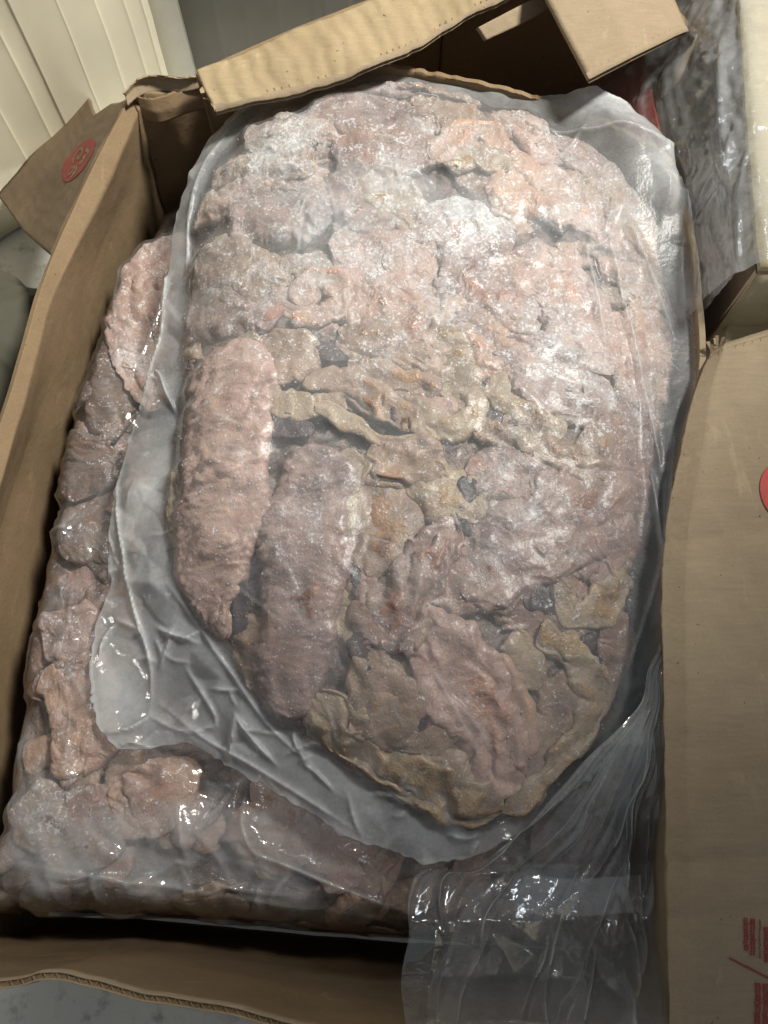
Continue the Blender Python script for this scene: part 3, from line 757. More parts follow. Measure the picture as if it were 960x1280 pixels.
def core_mesh(name, star, zfun, depth, zbot, parent, shrink=0.96):
    nr, na = 150, 640
    r = np.linspace(0.02, shrink, nr)[:, None]; a = np.linspace(-math.pi, math.pi, na, endpoint=False)[None]
    RR = star.R(a) * r; x = star.c[0] + RR * np.cos(a); y = star.c[1] + RR * np.sin(a)
    z = zfun(x.ravel(), y.ravel()).reshape(x.shape) - depth + (0.0018 * smooth01(y, 0.24, 0.34) - 0.010 * smooth01(r + 0 * a, 0.84, 0.96) if zbot > -0.2 else 0)
    q = np.stack([x, y, 0 * x], -1)
    z = z + 0.006 * (billow(q * np.array([30, 46, 1]) + 0.7 * fbm(q * 20, 2, 91)[..., None], 2, 90) - 0.9) + 0.0012 * fbm(q * 110, 3, 92)
    V = np.stack([x, y, z], -1); low = V[-1:].copy(); low[..., 2] = zbot
    V = np.concatenate([V, low]); F = gridfaces(nr + 1, na, 0, True, True)
    Vf = np.vstack([V.reshape(-1, 3), V[0].mean(0), low[0].mean(0)]); j = np.arange(na); j2 = (j + 1) % na
    T = np.r_[np.stack([np.full(na, len(Vf) - 2), j, j2], -1), np.stack([np.full(na, len(Vf) - 1), nr * na + j2, nr * na + j], -1)]
    return mesh_obj(name, Vf, F[:, ::-1], M_CORE, parent, tris=T)

def crystals(parent, Zsurf, centres, size, name='rime_crystals'):
    """loose ice crystals lying on the meat: tiny uneven octahedra"""
    n = len(centres); x, y = centres[:, 0], centres[:, 1]; z = GRID.sample(Zsurf, x, y)
    s = size * (0.35 + rng.random(n) ** 2.5 * 1.3)
    base = np.array([[1, 0, 0], [-1, 0, 0], [0, 1, 0], [0, -1, 0], [0, 0, 1], [0, 0, -1]], float)
    ang = rng.random(n) * 6.28; st = 0.6 + rng.random((n, 1, 3)) * 1.0
    B = base[None] * st * s[:, None, None] + rng.normal(0, 0.18, (n, 6, 3)) * s[:, None, None]
    ca, sa = np.cos(ang)[:, None], np.sin(ang)[:, None]
    V = np.stack([B[..., 0] * ca - B[..., 1] * sa + x[:, None], B[..., 0] * sa + B[..., 1] * ca + y[:, None], B[..., 2] * 0.7 + z[:, None] + 0.2 * s[:, None]], -1).reshape(-1, 3)
    f = np.array([[0, 2, 4], [2, 1, 4], [1, 3, 4], [3, 0, 4], [2, 0, 5], [1, 2, 5], [3, 1, 5], [0, 3, 5]])
    T = (f[None] + (np.arange(n) * 6)[:, None, None]).reshape(-1, 3)
    return mesh_obj(name, V, None, M_ICE, parent, tris=T, smooth=False, kind='stuff')

def ice():
    k = NT('ice'); b = k.n('BsdfPrincipled', i_Roughness=0.18); b.inputs['Base Color'].default_value = (0.80, 0.83, 0.86, 1)
    tr = k.n('BsdfTransparent'); m = k.n('MixShader', i_0=0.55); k.link(tr.outputs[0], m.inputs[1]); k.link(b.outputs[0], m.inputs[2])
    k.link(m.outputs[0], k.out.inputs[0]); return k.m
M_ICE = ice()

# ================================================================== lower bag
LOWBAG = thing('frozen_meat_bag', (-0.03, 0.22, CB + 0.002), 'lower clear bag of frozen tripe filling the carton, showing at the left and below', 'meat bag', 'bags of frozen tripe')
ZL = np.full(GRID.X.shape, -1.0)
core_mesh('frozen_juice', LOW_OUT, zt_low, 0.014, CB + 0.004, LOWBAG, 0.97)
low_traced = [
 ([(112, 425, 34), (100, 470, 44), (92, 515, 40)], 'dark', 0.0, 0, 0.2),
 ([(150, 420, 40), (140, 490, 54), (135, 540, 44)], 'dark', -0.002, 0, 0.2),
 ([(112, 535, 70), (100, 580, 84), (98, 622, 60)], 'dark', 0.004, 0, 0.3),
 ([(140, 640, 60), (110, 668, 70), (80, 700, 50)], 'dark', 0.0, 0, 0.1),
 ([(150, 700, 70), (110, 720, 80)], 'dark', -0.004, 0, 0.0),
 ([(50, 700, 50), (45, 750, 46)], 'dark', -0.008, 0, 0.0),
 ([(130, 780, 70), (80, 790, 84), (45, 800, 50)], 'mauve', 0.004, 0.3, 0.6),
 ([(50, 850, 70), (90, 855, 90), (140, 870, 70)], 'peach', 0.004, 0.6, 0.55),
 ([(60, 910, 90), (110, 920, 100), (150, 930, 60)], 'peach', 0.003, 0.3, 0.35),
 ([(35, 980, 50), (55, 1030, 70), (70, 1060, 50)], 'tan', 0.003, 0.4, 0.95),
 ([(110, 985, 70), (105, 1040, 80), (130, 1085, 60)], 'mauve', 0.0, 0.5, 0.8),
 ([(160, 965, 90), (190, 1000, 100), (215, 1040, 70)], 'peach', 0.006, 0.5, 0.5),
 ([(240, 1000, 60), (260, 1050, 70)], 'mauve', 0.0, 0.3, 0.5),
 ([(320, 1000, 90), (335, 1050, 100), (320, 1090, 70)], 'brown', 0.002, 0, 0.25),
 ([(400, 1030, 90), (420, 1070, 90), (410, 1110, 60)], 'mauve', 0.002, 0, 0.25),
 ([(470, 1060, 80), (500, 1100, 80)], 'brown', 0.0, 0, 0.05),
 ([(560, 1090, 90), (620, 1110, 80)], 'brown', -0.004, 0, 0.0),
 ([(700, 1060, 90), (740, 1020, 80)], 'mauve', -0.004, 0, 0.0),
 ([(720, 1110, 90), (790, 1090, 80)], 'brown', -0.006, 0, 0.0),
 ([(250, 290, 60), (205, 320, 90), (178, 375, 84), (180, 440, 66), (190, 500, 34)], 'pink', 0.022, 0.4, 0.35),
 ([(215, 330, 60), (215, 400, 60), (205, 470, 40)], 'mauve', 0.024, 0.2, 0.3),
 ([(210, 560, 60), (190, 620, 70), (185, 690, 60)], 'brown', 0.008, 0, 0.2),
 ([(835, 400, 44), (828, 450, 50), (838, 500, 40)], 'peach', 0.02, 0, 0.1),
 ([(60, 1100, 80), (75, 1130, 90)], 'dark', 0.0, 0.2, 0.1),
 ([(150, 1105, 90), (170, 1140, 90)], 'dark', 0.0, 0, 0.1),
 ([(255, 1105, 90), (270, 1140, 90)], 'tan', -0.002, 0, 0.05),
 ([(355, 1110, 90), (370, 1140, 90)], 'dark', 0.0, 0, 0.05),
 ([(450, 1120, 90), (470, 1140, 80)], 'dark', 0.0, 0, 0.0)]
sd = 100
for pts, colr, lift, folds, rime in low_traced:
    sd += 1
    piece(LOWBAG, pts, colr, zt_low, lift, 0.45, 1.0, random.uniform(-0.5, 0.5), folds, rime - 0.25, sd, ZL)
# smaller pieces packed in between, where the bag shows
cnt = 0
for _ in range(900):
    a = random.uniform(-math.pi, math.pi); rr = math.sqrt(random.uniform(0.3, 1.0)) * 0.97
    x = LCEN[0] + LOW_OUT.R(a) * rr * math.cos(a); y = LCEN[1] + LOW_OUT.R(a) * rr * math.sin(a)
    if MEAT_OUT.rad(x, y) < 1.0: continue
    if y > 0.42 or (x > 0.0 and y > 0.02): continue
    w = random.uniform(0.014, 0.028); L = w * random.uniform(1.6, 3.2); th = random.uniform(0, math.pi)
    dx, dy = math.cos(th) * L / 2, math.sin(th) * L / 2; sd += 1; cnt += 1
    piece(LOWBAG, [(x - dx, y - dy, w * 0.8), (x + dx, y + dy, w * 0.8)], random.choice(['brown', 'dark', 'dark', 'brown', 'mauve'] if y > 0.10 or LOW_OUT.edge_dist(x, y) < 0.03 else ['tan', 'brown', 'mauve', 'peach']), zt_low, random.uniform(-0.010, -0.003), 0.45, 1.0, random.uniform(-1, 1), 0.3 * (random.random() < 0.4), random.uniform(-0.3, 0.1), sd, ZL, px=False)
    if cnt >= 60: break

lowsurf = fill(ZL)
base = np.where(LOW_OUT.rad(GRID.X, GRID.Y) < 1.0, zt_low(GRID.X, GRID.Y) - 0.014, -0.24)
lowsurf = np.maximum(lowsurf, base)
film = membrane(blur(lowsurf, 2) + 0.0012, 24, (4, 2, 1))
gap = film - lowsurf
film += 0.0008 + (0.0045 + 0.003 * smooth01(GRID.Y, 0.10, 0.02)) * (facet(GRID.X, GRID.Y, 0.026, 3) - 0.3) + 0.003 * (facet(GRID.X, GRID.Y, 0.011, 4) - 0.3)
for pts, amp, w in [([(312, 1030), (325, 1062), (380, 1085), (450, 1115), (505, 1135)], 0.007, 0.0030), ([(312, 985), (310, 1030), (330, 1075)], 0.004, 0.002),
                    ([(232, 1000), (238, 1050), (245, 1090)], 0.004, 0.002), ([(60, 815), (110, 820), (140, 850)], 0.003, 0.002),
                    ([(70, 905), (95, 885), (110, 870)], 0.003, 0.002), ([(100, 880), (95, 940), (105, 1000)], 0.003, 0.0018),
                    ([(20, 1075), (120, 1090), (250, 1112), (400, 1135), (500, 1150)], 0.004, 0.004), ([(95, 730), (100, 780), (108, 830)], 0.003, 0.002),
                    ([(65, 700), (120, 640), (150, 600)], 0.002, 0.0015), ([(160, 340), (150, 400), (165, 500)], 0.003, 0.002), ([(165, 500), (200, 420), (222, 350)], 0.004, 0.0018),
                    ([(240, 1090), (310, 1110), (370, 1115)], 0.003, 0.002), ([(395, 1010), (470, 1050), (520, 1080)], 0.003, 0.002)]:
    crease(film, pts, amp, w, -0.09)
cl = 0.06 * smooth01(gap, 0.002, 0.012) + 0.02 * smooth01(film, -0.13, -0.09)
# rime lies inside the film at the near left
pn1 = smooth01(fbm(np.stack([GRID.X * 14, GRID.Y * 14, 0 * GRID.X], -1), 4, 77), -0.1, 0.5)
cl += 0.30 * pn1 * smooth01(GRID.Y, 0.16, 0.06) * smooth01(GRID.X, 0.02, -0.08) * smooth01(film, -0.15, -0.10)
for _ in range(46):                                        # small crinkles where the film is slack
    u, v = (random.uniform(15, 130), random.uniform(560, 1080)) if random.random() < 0.45 else (random.uniform(20, 520), random.uniform(930, 1130))
    L = random.uniform(20, 70); th = random.uniform(0, 6.28)
    crease(film, [(u, v), (u + .5 * L * math.cos(th) + random.uniform(-6, 6), v + .5 * L * math.sin(th) + random.uniform(-6, 6)), (u + L * math.cos(th), v + L * math.sin(th))], random.uniform(0.0015, 0.0042), random.uniform(0.0012, 0.0022), -0.09)
LOWFILM = film
cl = cl + WHITEN; WHITEN[:] = 0
polar_film('polythene_film', LOW_OUT, film, cl, M_FILM_LOW, LOWBAG, 240, 900, 0.012, rmax=0.978)

# ================================================================== upper bag
TOPBAG = thing('frozen_meat_bag', (0.01, 0.22, -0.09), 'large frosted bag of frozen tripe lying on top, its open end gathered lower right', 'meat bag', 'bags of frozen tripe')
ZT = np.full(GRID.X.shape, -1.0)
core_mesh('frozen_juice', MEAT_OUT, zt_top, 0.0060, -0.078, TOPBAG, 0.985)
# (points u,v,width) , colour, lift, flat, wrinkle, wrinkle angle, folds, rime
T = [
 # two long smooth tubes on the left
 ([(283, 425, 96), (287, 480, 108), (280, 560, 112), (270, 640, 112), (258, 710, 100), (262, 765, 66), (285, 795, 36)], 'pink', 0.008, 0.60, 2.0, 0.62, 0.0, 0.10),
 ([(392, 555, 70), (390, 600, 92), (378, 680, 104), (366, 760, 106), (356, 840, 94), (350, 900, 64)], 'mauve', 0.008, 0.62, 1.6, 0.35, 0.12, 0.14),
 ([(310, 770, 36), (320, 840, 60), (330, 890, 54)], 'tan', 0.000, 0.45, 1.2, 0.0, 0.6, 0.05),
 # pieces under and around them
 ([(205, 600, 34), (210, 640, 40), (222, 680, 30)], 'straw', -0.004, 0.4, 0.7, 0.3, 0.4, -0.1),
 ([(232, 740, 22), (262, 790, 30), (300, 850, 24)], 'straw', -0.010, 0.4, 0.5, 0.0, 0.0, -0.2),
 ([(372, 420, 58), (360, 445, 64), (345, 470, 44)], 'tan', 0.004, 0.5, 1.0, 0.3, 0.0, 0.0),
 ([(334, 488, 24), (360, 504, 30), (392, 506, 26), (425, 500, 22)], 'straw', 0.006, 0.6, 0.7, 0.0, 0.0, 0.05),
 ([(392, 470, 30), (430, 480, 34), (475, 500, 30), (520, 525, 24)], 'tan', 0.005, 0.6, 0.8, 0.0, 0.6, 0.05),
 ([(400, 508, 18), (440, 522, 20), (480, 545, 18), (530, 552, 16)], 'straw', 0.007, 0.7, 0.5, 0.0, 0.0, 0.0),
 ([(440, 455, 40), (490, 470, 46), (540, 478, 40)], 'tan', 0.004, 0.5, 1.0, 0.2, 0.5, 0.1),
 ([(520, 520, 40), (560, 525, 46), (592, 510, 40), (585, 488, 30), (550, 480, 24)], 'straw', 0.006, 0.6, 0.7, 0.2, 0.5, 0.05),
 ([(535, 505, 26), (565, 503, 28)], 'peach', 0.006, 0.6, 0.7, 0.2, 0.0, 0.2),
 ([(610, 480, 30), (650, 508, 34), (700, 535, 30)], 'straw', 0.005, 0.55, 0.7, 0.2, 0.2, 0.2),
 ([(600, 535, 30), (650, 545, 40), (720, 575, 40), (770, 590, 30)], 'tan', 0.002, 0.55, 0.8, 0.2, 0.5, 0.15),
 ([(630, 520, 20), (665, 545, 20), (690, 555, 16)], 'straw', 0.005, 0.6, 0.6, 0.0, 0.0, 0.2),
 ([(445, 575, 44), (440, 620, 40), (446, 650, 30)], 'straw', 0.000, 0.5, 0.6, 0.0, 0.4, -0.1),
 ([(430, 560, 16), (445, 600, 16), (440, 650, 14)], 'straw', 0.005, 0.6, 0.5, 0.0, 0.0, -0.2),
 ([(470, 560, 60), (505, 575, 66), (545, 570, 50)], 'tan', 0.004, 0.55, 1.0, 0.9, 0.6, 0.08),
 ([(460, 620, 80), (480, 665, 80), (455, 700, 60)], 'tan', -0.001, 0.45, 0.8, 0.2, 0.0, 0.05),
 ([(530, 600, 70), (570, 620, 80), (610, 640, 60)], 'straw', 0.001, 0.45, 0.9, 0.2, 0.2, 0.05),
 ([(600, 590, 60), (650, 600, 70), (690, 610, 50)], 'mauve', 0.001, 0.45, 0.9, 0.2, 0.3, 0.12),
 # wrinkled frond in the middle
 ([(563, 655, 26), (548, 688, 44), (520, 725, 70), (495, 765, 84), (490, 800, 60)], 'mauve', 0.007, 0.55, 1.2, 0.3, 1.0, 0.22),
 ([(545, 765, 24), (535, 785, 26), (505, 800, 22)], 'tan', 0.007, 0.7, 0.8, 0.0, 0.6, 0.2),
 ([(445, 720, 44), (455, 760, 50), (470, 800, 40)], 'brown', 0.0, 0.5, 0.8, 0.0, 0.2, 0.0),
 # broad diagonal piece at the right
 ([(590, 715, 70), (640, 690, 110), (700, 655, 120), (755, 620, 100), (795, 600, 50)], 'mauve', 0.004, 0.45, 1.1, 0.6, 0.25, 0.28),
 ([(560, 700, 50), (575, 730, 60), (600, 750, 40)], 'brown', 0.001, 0.45, 0.9, 0.2, 0.0, 0.1),
 ([(700, 735, 28), (718, 762, 30), (755, 748, 32), (790, 715, 30)], 'straw', 0.004, 0.6, 0.7, 0.2, 0.3, 0.1),
 ([(735, 700, 60), (770, 680, 60), (800, 650, 40)], 'mauve', 0.0, 0.45, 0.9, 0.2, 0.2, 0.15),
 ([(640, 760, 60), (690, 775, 60), (730, 800, 40)], 'brown', -0.003, 0.4, 0.9, 0.2, 0.2, 0.0),
 # pink wedge low in the middle
 ([(520, 785, 44), (555, 815, 84), (590, 870, 100), (622, 930, 80), (645, 975, 40)], 'pink', 0.006, 0.5, 0.9, 0.1, 0.45, 0.0),
 ([(625, 830, 34), (645, 880, 40), (660, 940, 36)], 'peach', 0.002, 0.5, 0.6, 0.0, 0.6, -0.1),
 ([(645, 800, 30), (662, 825, 36), (664, 860, 26)], 'straw', 0.004, 0.6, 0.5, 0.2, 0.0, -0.1),
 # curved bands on the lower right edge
 ([(680, 790, 40), (722, 822, 44), (738, 870, 42), (728, 930, 40), (690, 985, 38), (640, 1015, 30)], 'straw', 0.003, 0.5, 0.6, 0.1, 0.5, -0.1),
 ([(690, 850, 50), (700, 900, 60), (685, 950, 50), (650, 985, 40)], 'tan', -0.002, 0.5, 0.8, 0.1, 0.6, -0.1),
 ([(765, 770, 50), (775, 820, 54), (765, 870, 44)], 'brown', 0.0, 0.45, 0.8, 0.1, 0.2, 0.0),
 # folded flank at the bottom
 ([(455, 815, 44), (470, 850, 70), (480, 885, 80), (500, 910, 60)], 'tan', 0.002, 0.5, 0.8, 0.1, 0.3, 0.0),
 ([(480, 870, 40), (515, 890, 60), (540, 905, 40)], 'brown', 0.005, 0.5, 0.7, 0.1, 0.0, 0.0),
 ([(405, 870, 44), (420, 915, 64), (465, 950, 70), (520, 975, 80), (575, 1000, 70), (620, 1005, 40)], 'straw', 0.004, 0.5, 0.8, 0.0, 1.2, -0.05),
 ([(440, 895, 24), (490, 920, 26), (540, 920, 28), (580, 900, 20)], 'tan', 0.006, 0.6, 0.7, 0.0, 0.6, 0.0),
 ([(400, 930, 40), (450, 985, 46), (520, 1022, 44), (590, 1035, 36)], 'brown', -0.006, 0.5, 0.6, 0.0, 0.5, -0.1),
 # jumble towards the far end
 ([(240, 380, 54), (290, 392, 60), (340, 396, 40)], 'mauve', 0.002, 0.45, 0.9, 0.2, 0.3, 0.15),
 ([(250, 330, 70), (300, 340, 80), (345, 350, 50)], 'tan', 0.003, 0.45, 1.0, 0.2, 0.0, 0.15),
 ([(338, 378, 22), (352, 380, 22)], 'red', 0.008, 0.8, 0.4, 0.0, 0.0, -0.2),
 ([(372, 368, 34), (385, 345, 30), (415, 345, 34), (425, 370, 34), (400, 388, 32), (375, 385, 26)], 'peach', 0.007, 0.6, 0.7, 0.1, 0.3, 0.1),
 ([(300, 270, 90), (350, 265, 90), (400, 275, 60)], 'mauve', 0.002, 0.45, 1.0, 0.2, 0.2, 0.25),
 ([(280, 215, 50), (330, 205, 60), (380, 195, 50)], 'tan', 0.003, 0.5, 1.0, 0.1, 0.6, 0.5),
 ([(320, 165, 50), (360, 160, 60), (410, 165, 50)], 'peach', 0.000, 0.5, 1.0, 0.2, 0.4, 0.25),
 ([(400, 130, 60), (450, 135, 80), (500, 130, 60)], 'mauve', 0.002, 0.45, 0.9, 0.2, 0.2, 0.0),
 ([(430, 185, 80), (490, 180, 90), (530, 190, 60)], 'brown', 0.003, 0.45, 0.9, 0.2, 0.0, 0.12),
 ([(400, 240, 70), (440, 255, 80), (470, 285, 60)], 'mauve', 0.003, 0.45, 1.0, 0.2, 0.3, 0.2),
 ([(450, 235, 60), (490, 245, 70), (520, 265, 60)], 'straw', 0.006, 0.5, 1.0, 0.3, 0.2, 0.75),
 ([(520, 140, 60), (560, 145, 60), (600, 160, 44)], 'tan', 0.000, 0.5, 0.9, 0.2, 0.2, 0.05),
 ([(545, 185, 36), (580, 165, 34), (615, 165, 32), (625, 185, 28)], 'peach', 0.008, 0.6, 0.7, 0.1, 0.5, 0.05),
 ([(560, 200, 28), (595, 188, 26), (620, 195, 30), (632, 205, 24)], 'straw', 0.009, 0.7, 0.6, 0.1, 0.4, 0.05),
 ([(625, 245, 70), (670, 235, 76), (715, 265, 60)], 'peach', 0.005, 0.45, 0.9, 0.2, 0.0, 0.12),
 ([(715, 220, 40), (740, 260, 40), (750, 300, 30)], 'tan', 0.000, 0.5, 0.9, 0.2, 0.4, 0.2),
 ([(530, 275, 70), (580, 290, 90), (630, 295, 70)], 'mauve', 0.005, 0.45, 1.0, 0.2, 0.2, 0.85),
 ([(430, 310, 80), (480, 320, 90), (530, 330, 70)], 'pink', 0.004, 0.45, 0.9, 0.2, 0.0, 0.25),
 ([(450, 370, 70), (490, 380, 90), (530, 400, 70)], 'peach', 0.005, 0.45, 0.9, 0.2, 0.0, 0.22),
 ([(560, 340, 80), (610, 360, 100), (650, 390, 80)], 'mauve', 0.004, 0.45, 1.0, 0.2, 0.2, 0.3),
 ([(650, 320, 70), (695, 350, 90), (730, 400, 90), (750, 450, 60)], 'pink', 0.005, 0.45, 1.0, 0.3, 0.2, 0.3),
 ([(540, 410, 80), (600, 430, 100), (660, 450, 80)], 'peach', 0.003, 0.45, 1.0, 0.2, 0.2, 0.25),
 ([(640, 430, 70), (700, 470, 90), (750, 510, 70)], 'mauve', 0.002, 0.45, 1.0, 0.2, 0.3, 0.4),
 ([(440, 415, 60), (490, 430, 70), (530, 445, 50)], 'tan', 0.003, 0.45, 1.0, 0.2, 0.3, 0.15),
 ([(690, 172, 56), (735, 196, 64), (775, 232, 52)], 'mauve', 0.000, 0.5, 0.9, 0.2, 0.4, 0.2),
 ([(745, 225, 50), (785, 265, 60), (810, 320, 54), (822, 380, 40)], 'tan', 0.000, 0.5, 0.9, 0.2, 0.4, 0.2),
 ([(800, 380, 50), (822, 430, 54), (828, 490, 44)], 'peach', 0.002, 0.5, 0.9, 0.2, 0.3, 0.1),
 ([(770, 500, 60), (790, 550, 60), (790, 600, 40)], 'mauve', 0.0, 0.45, 1.0, 0.1, 0.3, 0.4),
 ([(770, 400, 50), (790, 450, 60), (800, 500, 40)], 'pink', 0.0, 0.45, 0.9, 0.1, 0.2, 0.2),
 ([(730, 540, 50), (770, 560, 50)], 'tan', 0.003, 0.5, 1.0, 0.1, 0.2, 0.5),
]
for i, (pts, colr, lift, fl_, wr_, wa, fo, ri) in enumerate(T):
    piece(TOPBAG, pts, colr, zt_top, lift, fl_, wr_, wa, fo, ri, 300 + i, ZT, wide=1.08 if i < 2 else 1.16, drift=0.35 if i < 2 else 1.0, inside=MEAT_OUT, warp=0.4 if i < 2 else 1.0, foldbase=0.05 if i < 2 else 0.45, press=0.014 if i < 2 else 0.009, ext=0.0 if i < 2 else 0.35)
# near-black lumps standing in for the shade in gaps between pieces
for i, pts in enumerate([[(398, 432, 20), (420, 440, 24), (436, 446, 16)], [(612, 512, 18), (632, 524, 22), (652, 534, 14)], [(582, 592, 18), (588, 612, 22), (586, 634, 16)], [(486, 496, 14), (498, 508, 18), (496, 522, 12)],
                         [(690, 448, 18), (712, 470, 26), (722, 492, 18)], [(440, 790, 26), (455, 815, 30), (466, 838, 22)], [(500, 850, 22), (520, 880, 26), (545, 915, 20)], [(655, 745, 22), (690, 752, 26), (716, 758, 18)], [(300, 725, 14), (304, 755, 18), (300, 785, 14)],
                         [(672, 268, 20), (695, 276, 26), (715, 285, 18)], [(640, 890, 24), (655, 915, 28), (668, 945, 20)], [(340, 520, 24), (360, 530, 30), (392, 534, 18)], [(432, 690, 14), (440, 720, 18), (436, 750, 14)], [(770, 560, 20), (745, 575, 22)], [(235, 445, 18), (248, 452, 18)], [(384, 172, 18), (398, 178, 20)],
                         [(560, 640, 14), (580, 655, 20), (600, 664, 14)], [(735, 785, 22), (752, 800, 24)]]):
    piece(TOPBAG, pts, 'dark_gap', zt_top, 0.004, 0.6, 1.0, 0.3, 0.0, -0.3, 700 + i, ZT, wide=1.0, drift=0.8, inside=MEAT_OUT, name='gap_shade')
# smaller scraps packed between the larger pieces
cnt = 0; sd = 500
for _ in range(2000):
    u = random.uniform(200, 850); v = random.uniform(95, 1045); w0 = Pm(u, v, -0.01)
    if MEAT_OUT.rad(w0[0], w0[1]) > 0.97 or (225 < u < 430 and 440 < v < 900): continue
    far = v < 470
    if v > 560 and random.random() < 0.55: continue
    w = random.uniform(0.011, 0.022); L = w * random.uniform(2.2, 4.5)
    th = -(0.45 + 0.5 * math.sin(u * 0.011 + v * 0.006) + random.gauss(0, 0.35))      # the strips lie mostly slanting down to the right
    if v > 640: th -= 0.5
    if u < 420 and v > 420: th = -1.45 + random.gauss(0, 0.2)
    sp_ = []; px_, py_ = w0[0] - math.cos(th) * L / 2, w0[1] - math.sin(th) * L / 2; bend = random.gauss(0, 0.45)
    for q_ in range(4):
        sp_.append((px_, py_, w * (0.75 if q_ in (0, 3) else 1.0))); px_ += math.cos(th) * L / 3; py_ += math.sin(th) * L / 3; th += bend
    sd += 1; cnt += 1
    ri = random.uniform(0.05, 0.45) if far else random.uniform(-0.1, 0.2)
    piece(TOPBAG, sp_, random.choice(['tan', 'mauve', 'peach', 'tan', 'pink'] if far else ['tan', 'brown', 'straw', 'mauve', 'tan']), zt_top,
          random.uniform(-0.004, 0.004) if v < 560 else random.uniform(-0.008, -0.003), 0.6, 1.0, random.uniform(-0.4, 0.4), 0.3, ri, sd, ZT, px=False, inside=MEAT_OUT, foldbase=0.5)
    if cnt >= 125: break

topsurf = fill(ZT)
inmeat = MEAT_OUT.rad(GRID.X, GRID.Y)
topsurf = np.maximum(topsurf, np.where(inmeat < 0.985, zt_top(GRID.X, GRID.Y) - 0.0060, -1))
dm = -MEAT_OUT.edge_dist(GRID.X, GRID.Y)                   # metres outside the meat
sag = -0.036 - 0.030 * smooth01(dm, 0.0, 0.07) + 0.030 * smooth01(GRID.Y, 0.36, 0.53) + 0.026 * smooth01(GRID.X, 0.10, 0.20) * smooth01(GRID.Y, -0.02, 0.10)
under = np.maximum(LOWFILM + 0.003, sag)
obst = np.maximum(blur(topsurf, 4) + 0.0010, under)
obst = np.where(topsurf > -0.5, obst, under)
film = membrane(obst, 22)
gap = np.where(inmeat < 1.0, film - np.maximum(topsurf, -0.09), 0.02); gap = blur(gap, 3)
loose = smooth01(blur(inmeat, 4), 0.93, 1.06)
film = film + 0.0006 + loose * (0.016 * (facet(GRID.X, GRID.Y, 0.027, 8) - 0.5) + 0.006 * (facet(GRID.X, GRID.Y, 0.013, 9) - 0.5)) + 0.0009 * (facet(GRID.X, GRID.Y, 0.020, 14) - 0.5)
film = np.maximum(film, under + 0.0006)
CR = [([(727, 305), (738, 350), (752, 420), (757, 440)], 0.0065, 0.0028, 0.0), ([(752, 290), (765, 340), (782, 410), (806, 500), (826, 590)], 0.0065, 0.0026, -0.01),
      ([(770, 300), (800, 360), (830, 440)], 0.003, 0.003, -0.03), ([(650, 205), (720, 214), (812, 222)], 0.004, 0.003, -0.03), ([(690, 165), (740, 190), (800, 196)], 0.004, 0.003, -0.04),
      ([(210, 330), (207, 420), (170, 500)], 0.005, 0.002, -0.05), ([(178, 502), (200, 474), (222, 520), (226, 530)], 0.007, 0.0016, -0.05), ([(183, 500), (196, 480), (228, 528)], 0.004, 0.0014, -0.05),
      ([(145, 600), (160, 690), (172, 760), (190, 830), (185, 890)], 0.005, 0.0016, -0.06), ([(120, 835), (128, 800), (145, 780)], 0.006, 0.0016, -0.06), ([(145, 775), (175, 790), (185, 800)], 0.004, 0.0016, -0.06),
      ([(128, 915), (160, 910), (185, 895)], 0.007, 0.0016, -0.06), ([(145, 932), (165, 928), (185, 934)], 0.006, 0.0016, -0.06), ([(185, 895), (230, 915), (275, 910)], 0.004, 0.0015, -0.06), ([(200, 880), (260, 925), (330, 965), (450, 1040)], 0.004, 0.0018, -0.06),
      ([(302, 898), (296, 930), (287, 958)], 0.006, 0.0015, -0.06), ([(302, 898), (320, 925), (350, 958)], 0.006, 0.0015, -0.06), ([(240, 840), (275, 900), (262, 915)], 0.004, 0.0015, -0.06),
      ([(215, 735), (290, 840), (340, 910), (400, 965)], 0.004, 0.0018, -0.045), ([(255, 700), (330, 760), (370, 800)], 0.0015, 0.0012, 0.005), ([(350, 690), (372, 740), (380, 765)], 0.002, 0.0012, 0.01),
      ([(800, 600), (808, 660), (815, 740)], 0.006, 0.0025, -0.03), ([(830, 560), (815, 700), (775, 850)], 0.005, 0.003, -0.03), ([(560, 870), (590, 900), (615, 935)], 0.003, 0.0015, 0.0), ([(540, 840), (575, 900), (610, 960)], 0.003, 0.0015, 0.0),
      ([(270, 205), (320, 165), (350, 150)], 0.004, 0.0025, -0.03), ([(300, 235), (400, 150), (430, 140)], 0.0025, 0.0015, 0.0), ([(255, 290), (330, 230), (420, 180)], 0.002, 0.0015, 0.0), ([(235, 360), (250, 270), (300, 200)], 0.004, 0.003, -0.04), ([(520, 135), (545, 140), (540, 158)], 0.004, 0.0015, 0.0), ([(640, 160), (720, 175), (790, 200)], 0.004, 0.0025, -0.04)]
for pts, amp, w, zz in CR: crease(film, pts, amp, w, zz)
for _ in range(44):                                       # sharp crinkles in the slack margin, lower left and far right
    if random.random() < 0.7: q_ = random.random(); u, v = 130 + 420 * q_ ** 1.6 + random.uniform(-15, 60), 560 + 470 * q_ ** 0.55 + random.uniform(-30, 30)
    else: u, v = random.uniform(680, 850), random.uniform(160, 420)
    L = random.uniform(18, 60); th = random.uniform(0, 6.28)
    crease(film, [(u, v), (u + .5 * L * math.cos(th) + random.uniform(-6, 6), v + .5 * L * math.sin(th) + random.uniform(-6, 6)), (u + L * math.cos(th), v + L * math.sin(th))], random.uniform(0.0015, 0.0045), random.uniform(0.0010, 0.0020), -0.055)
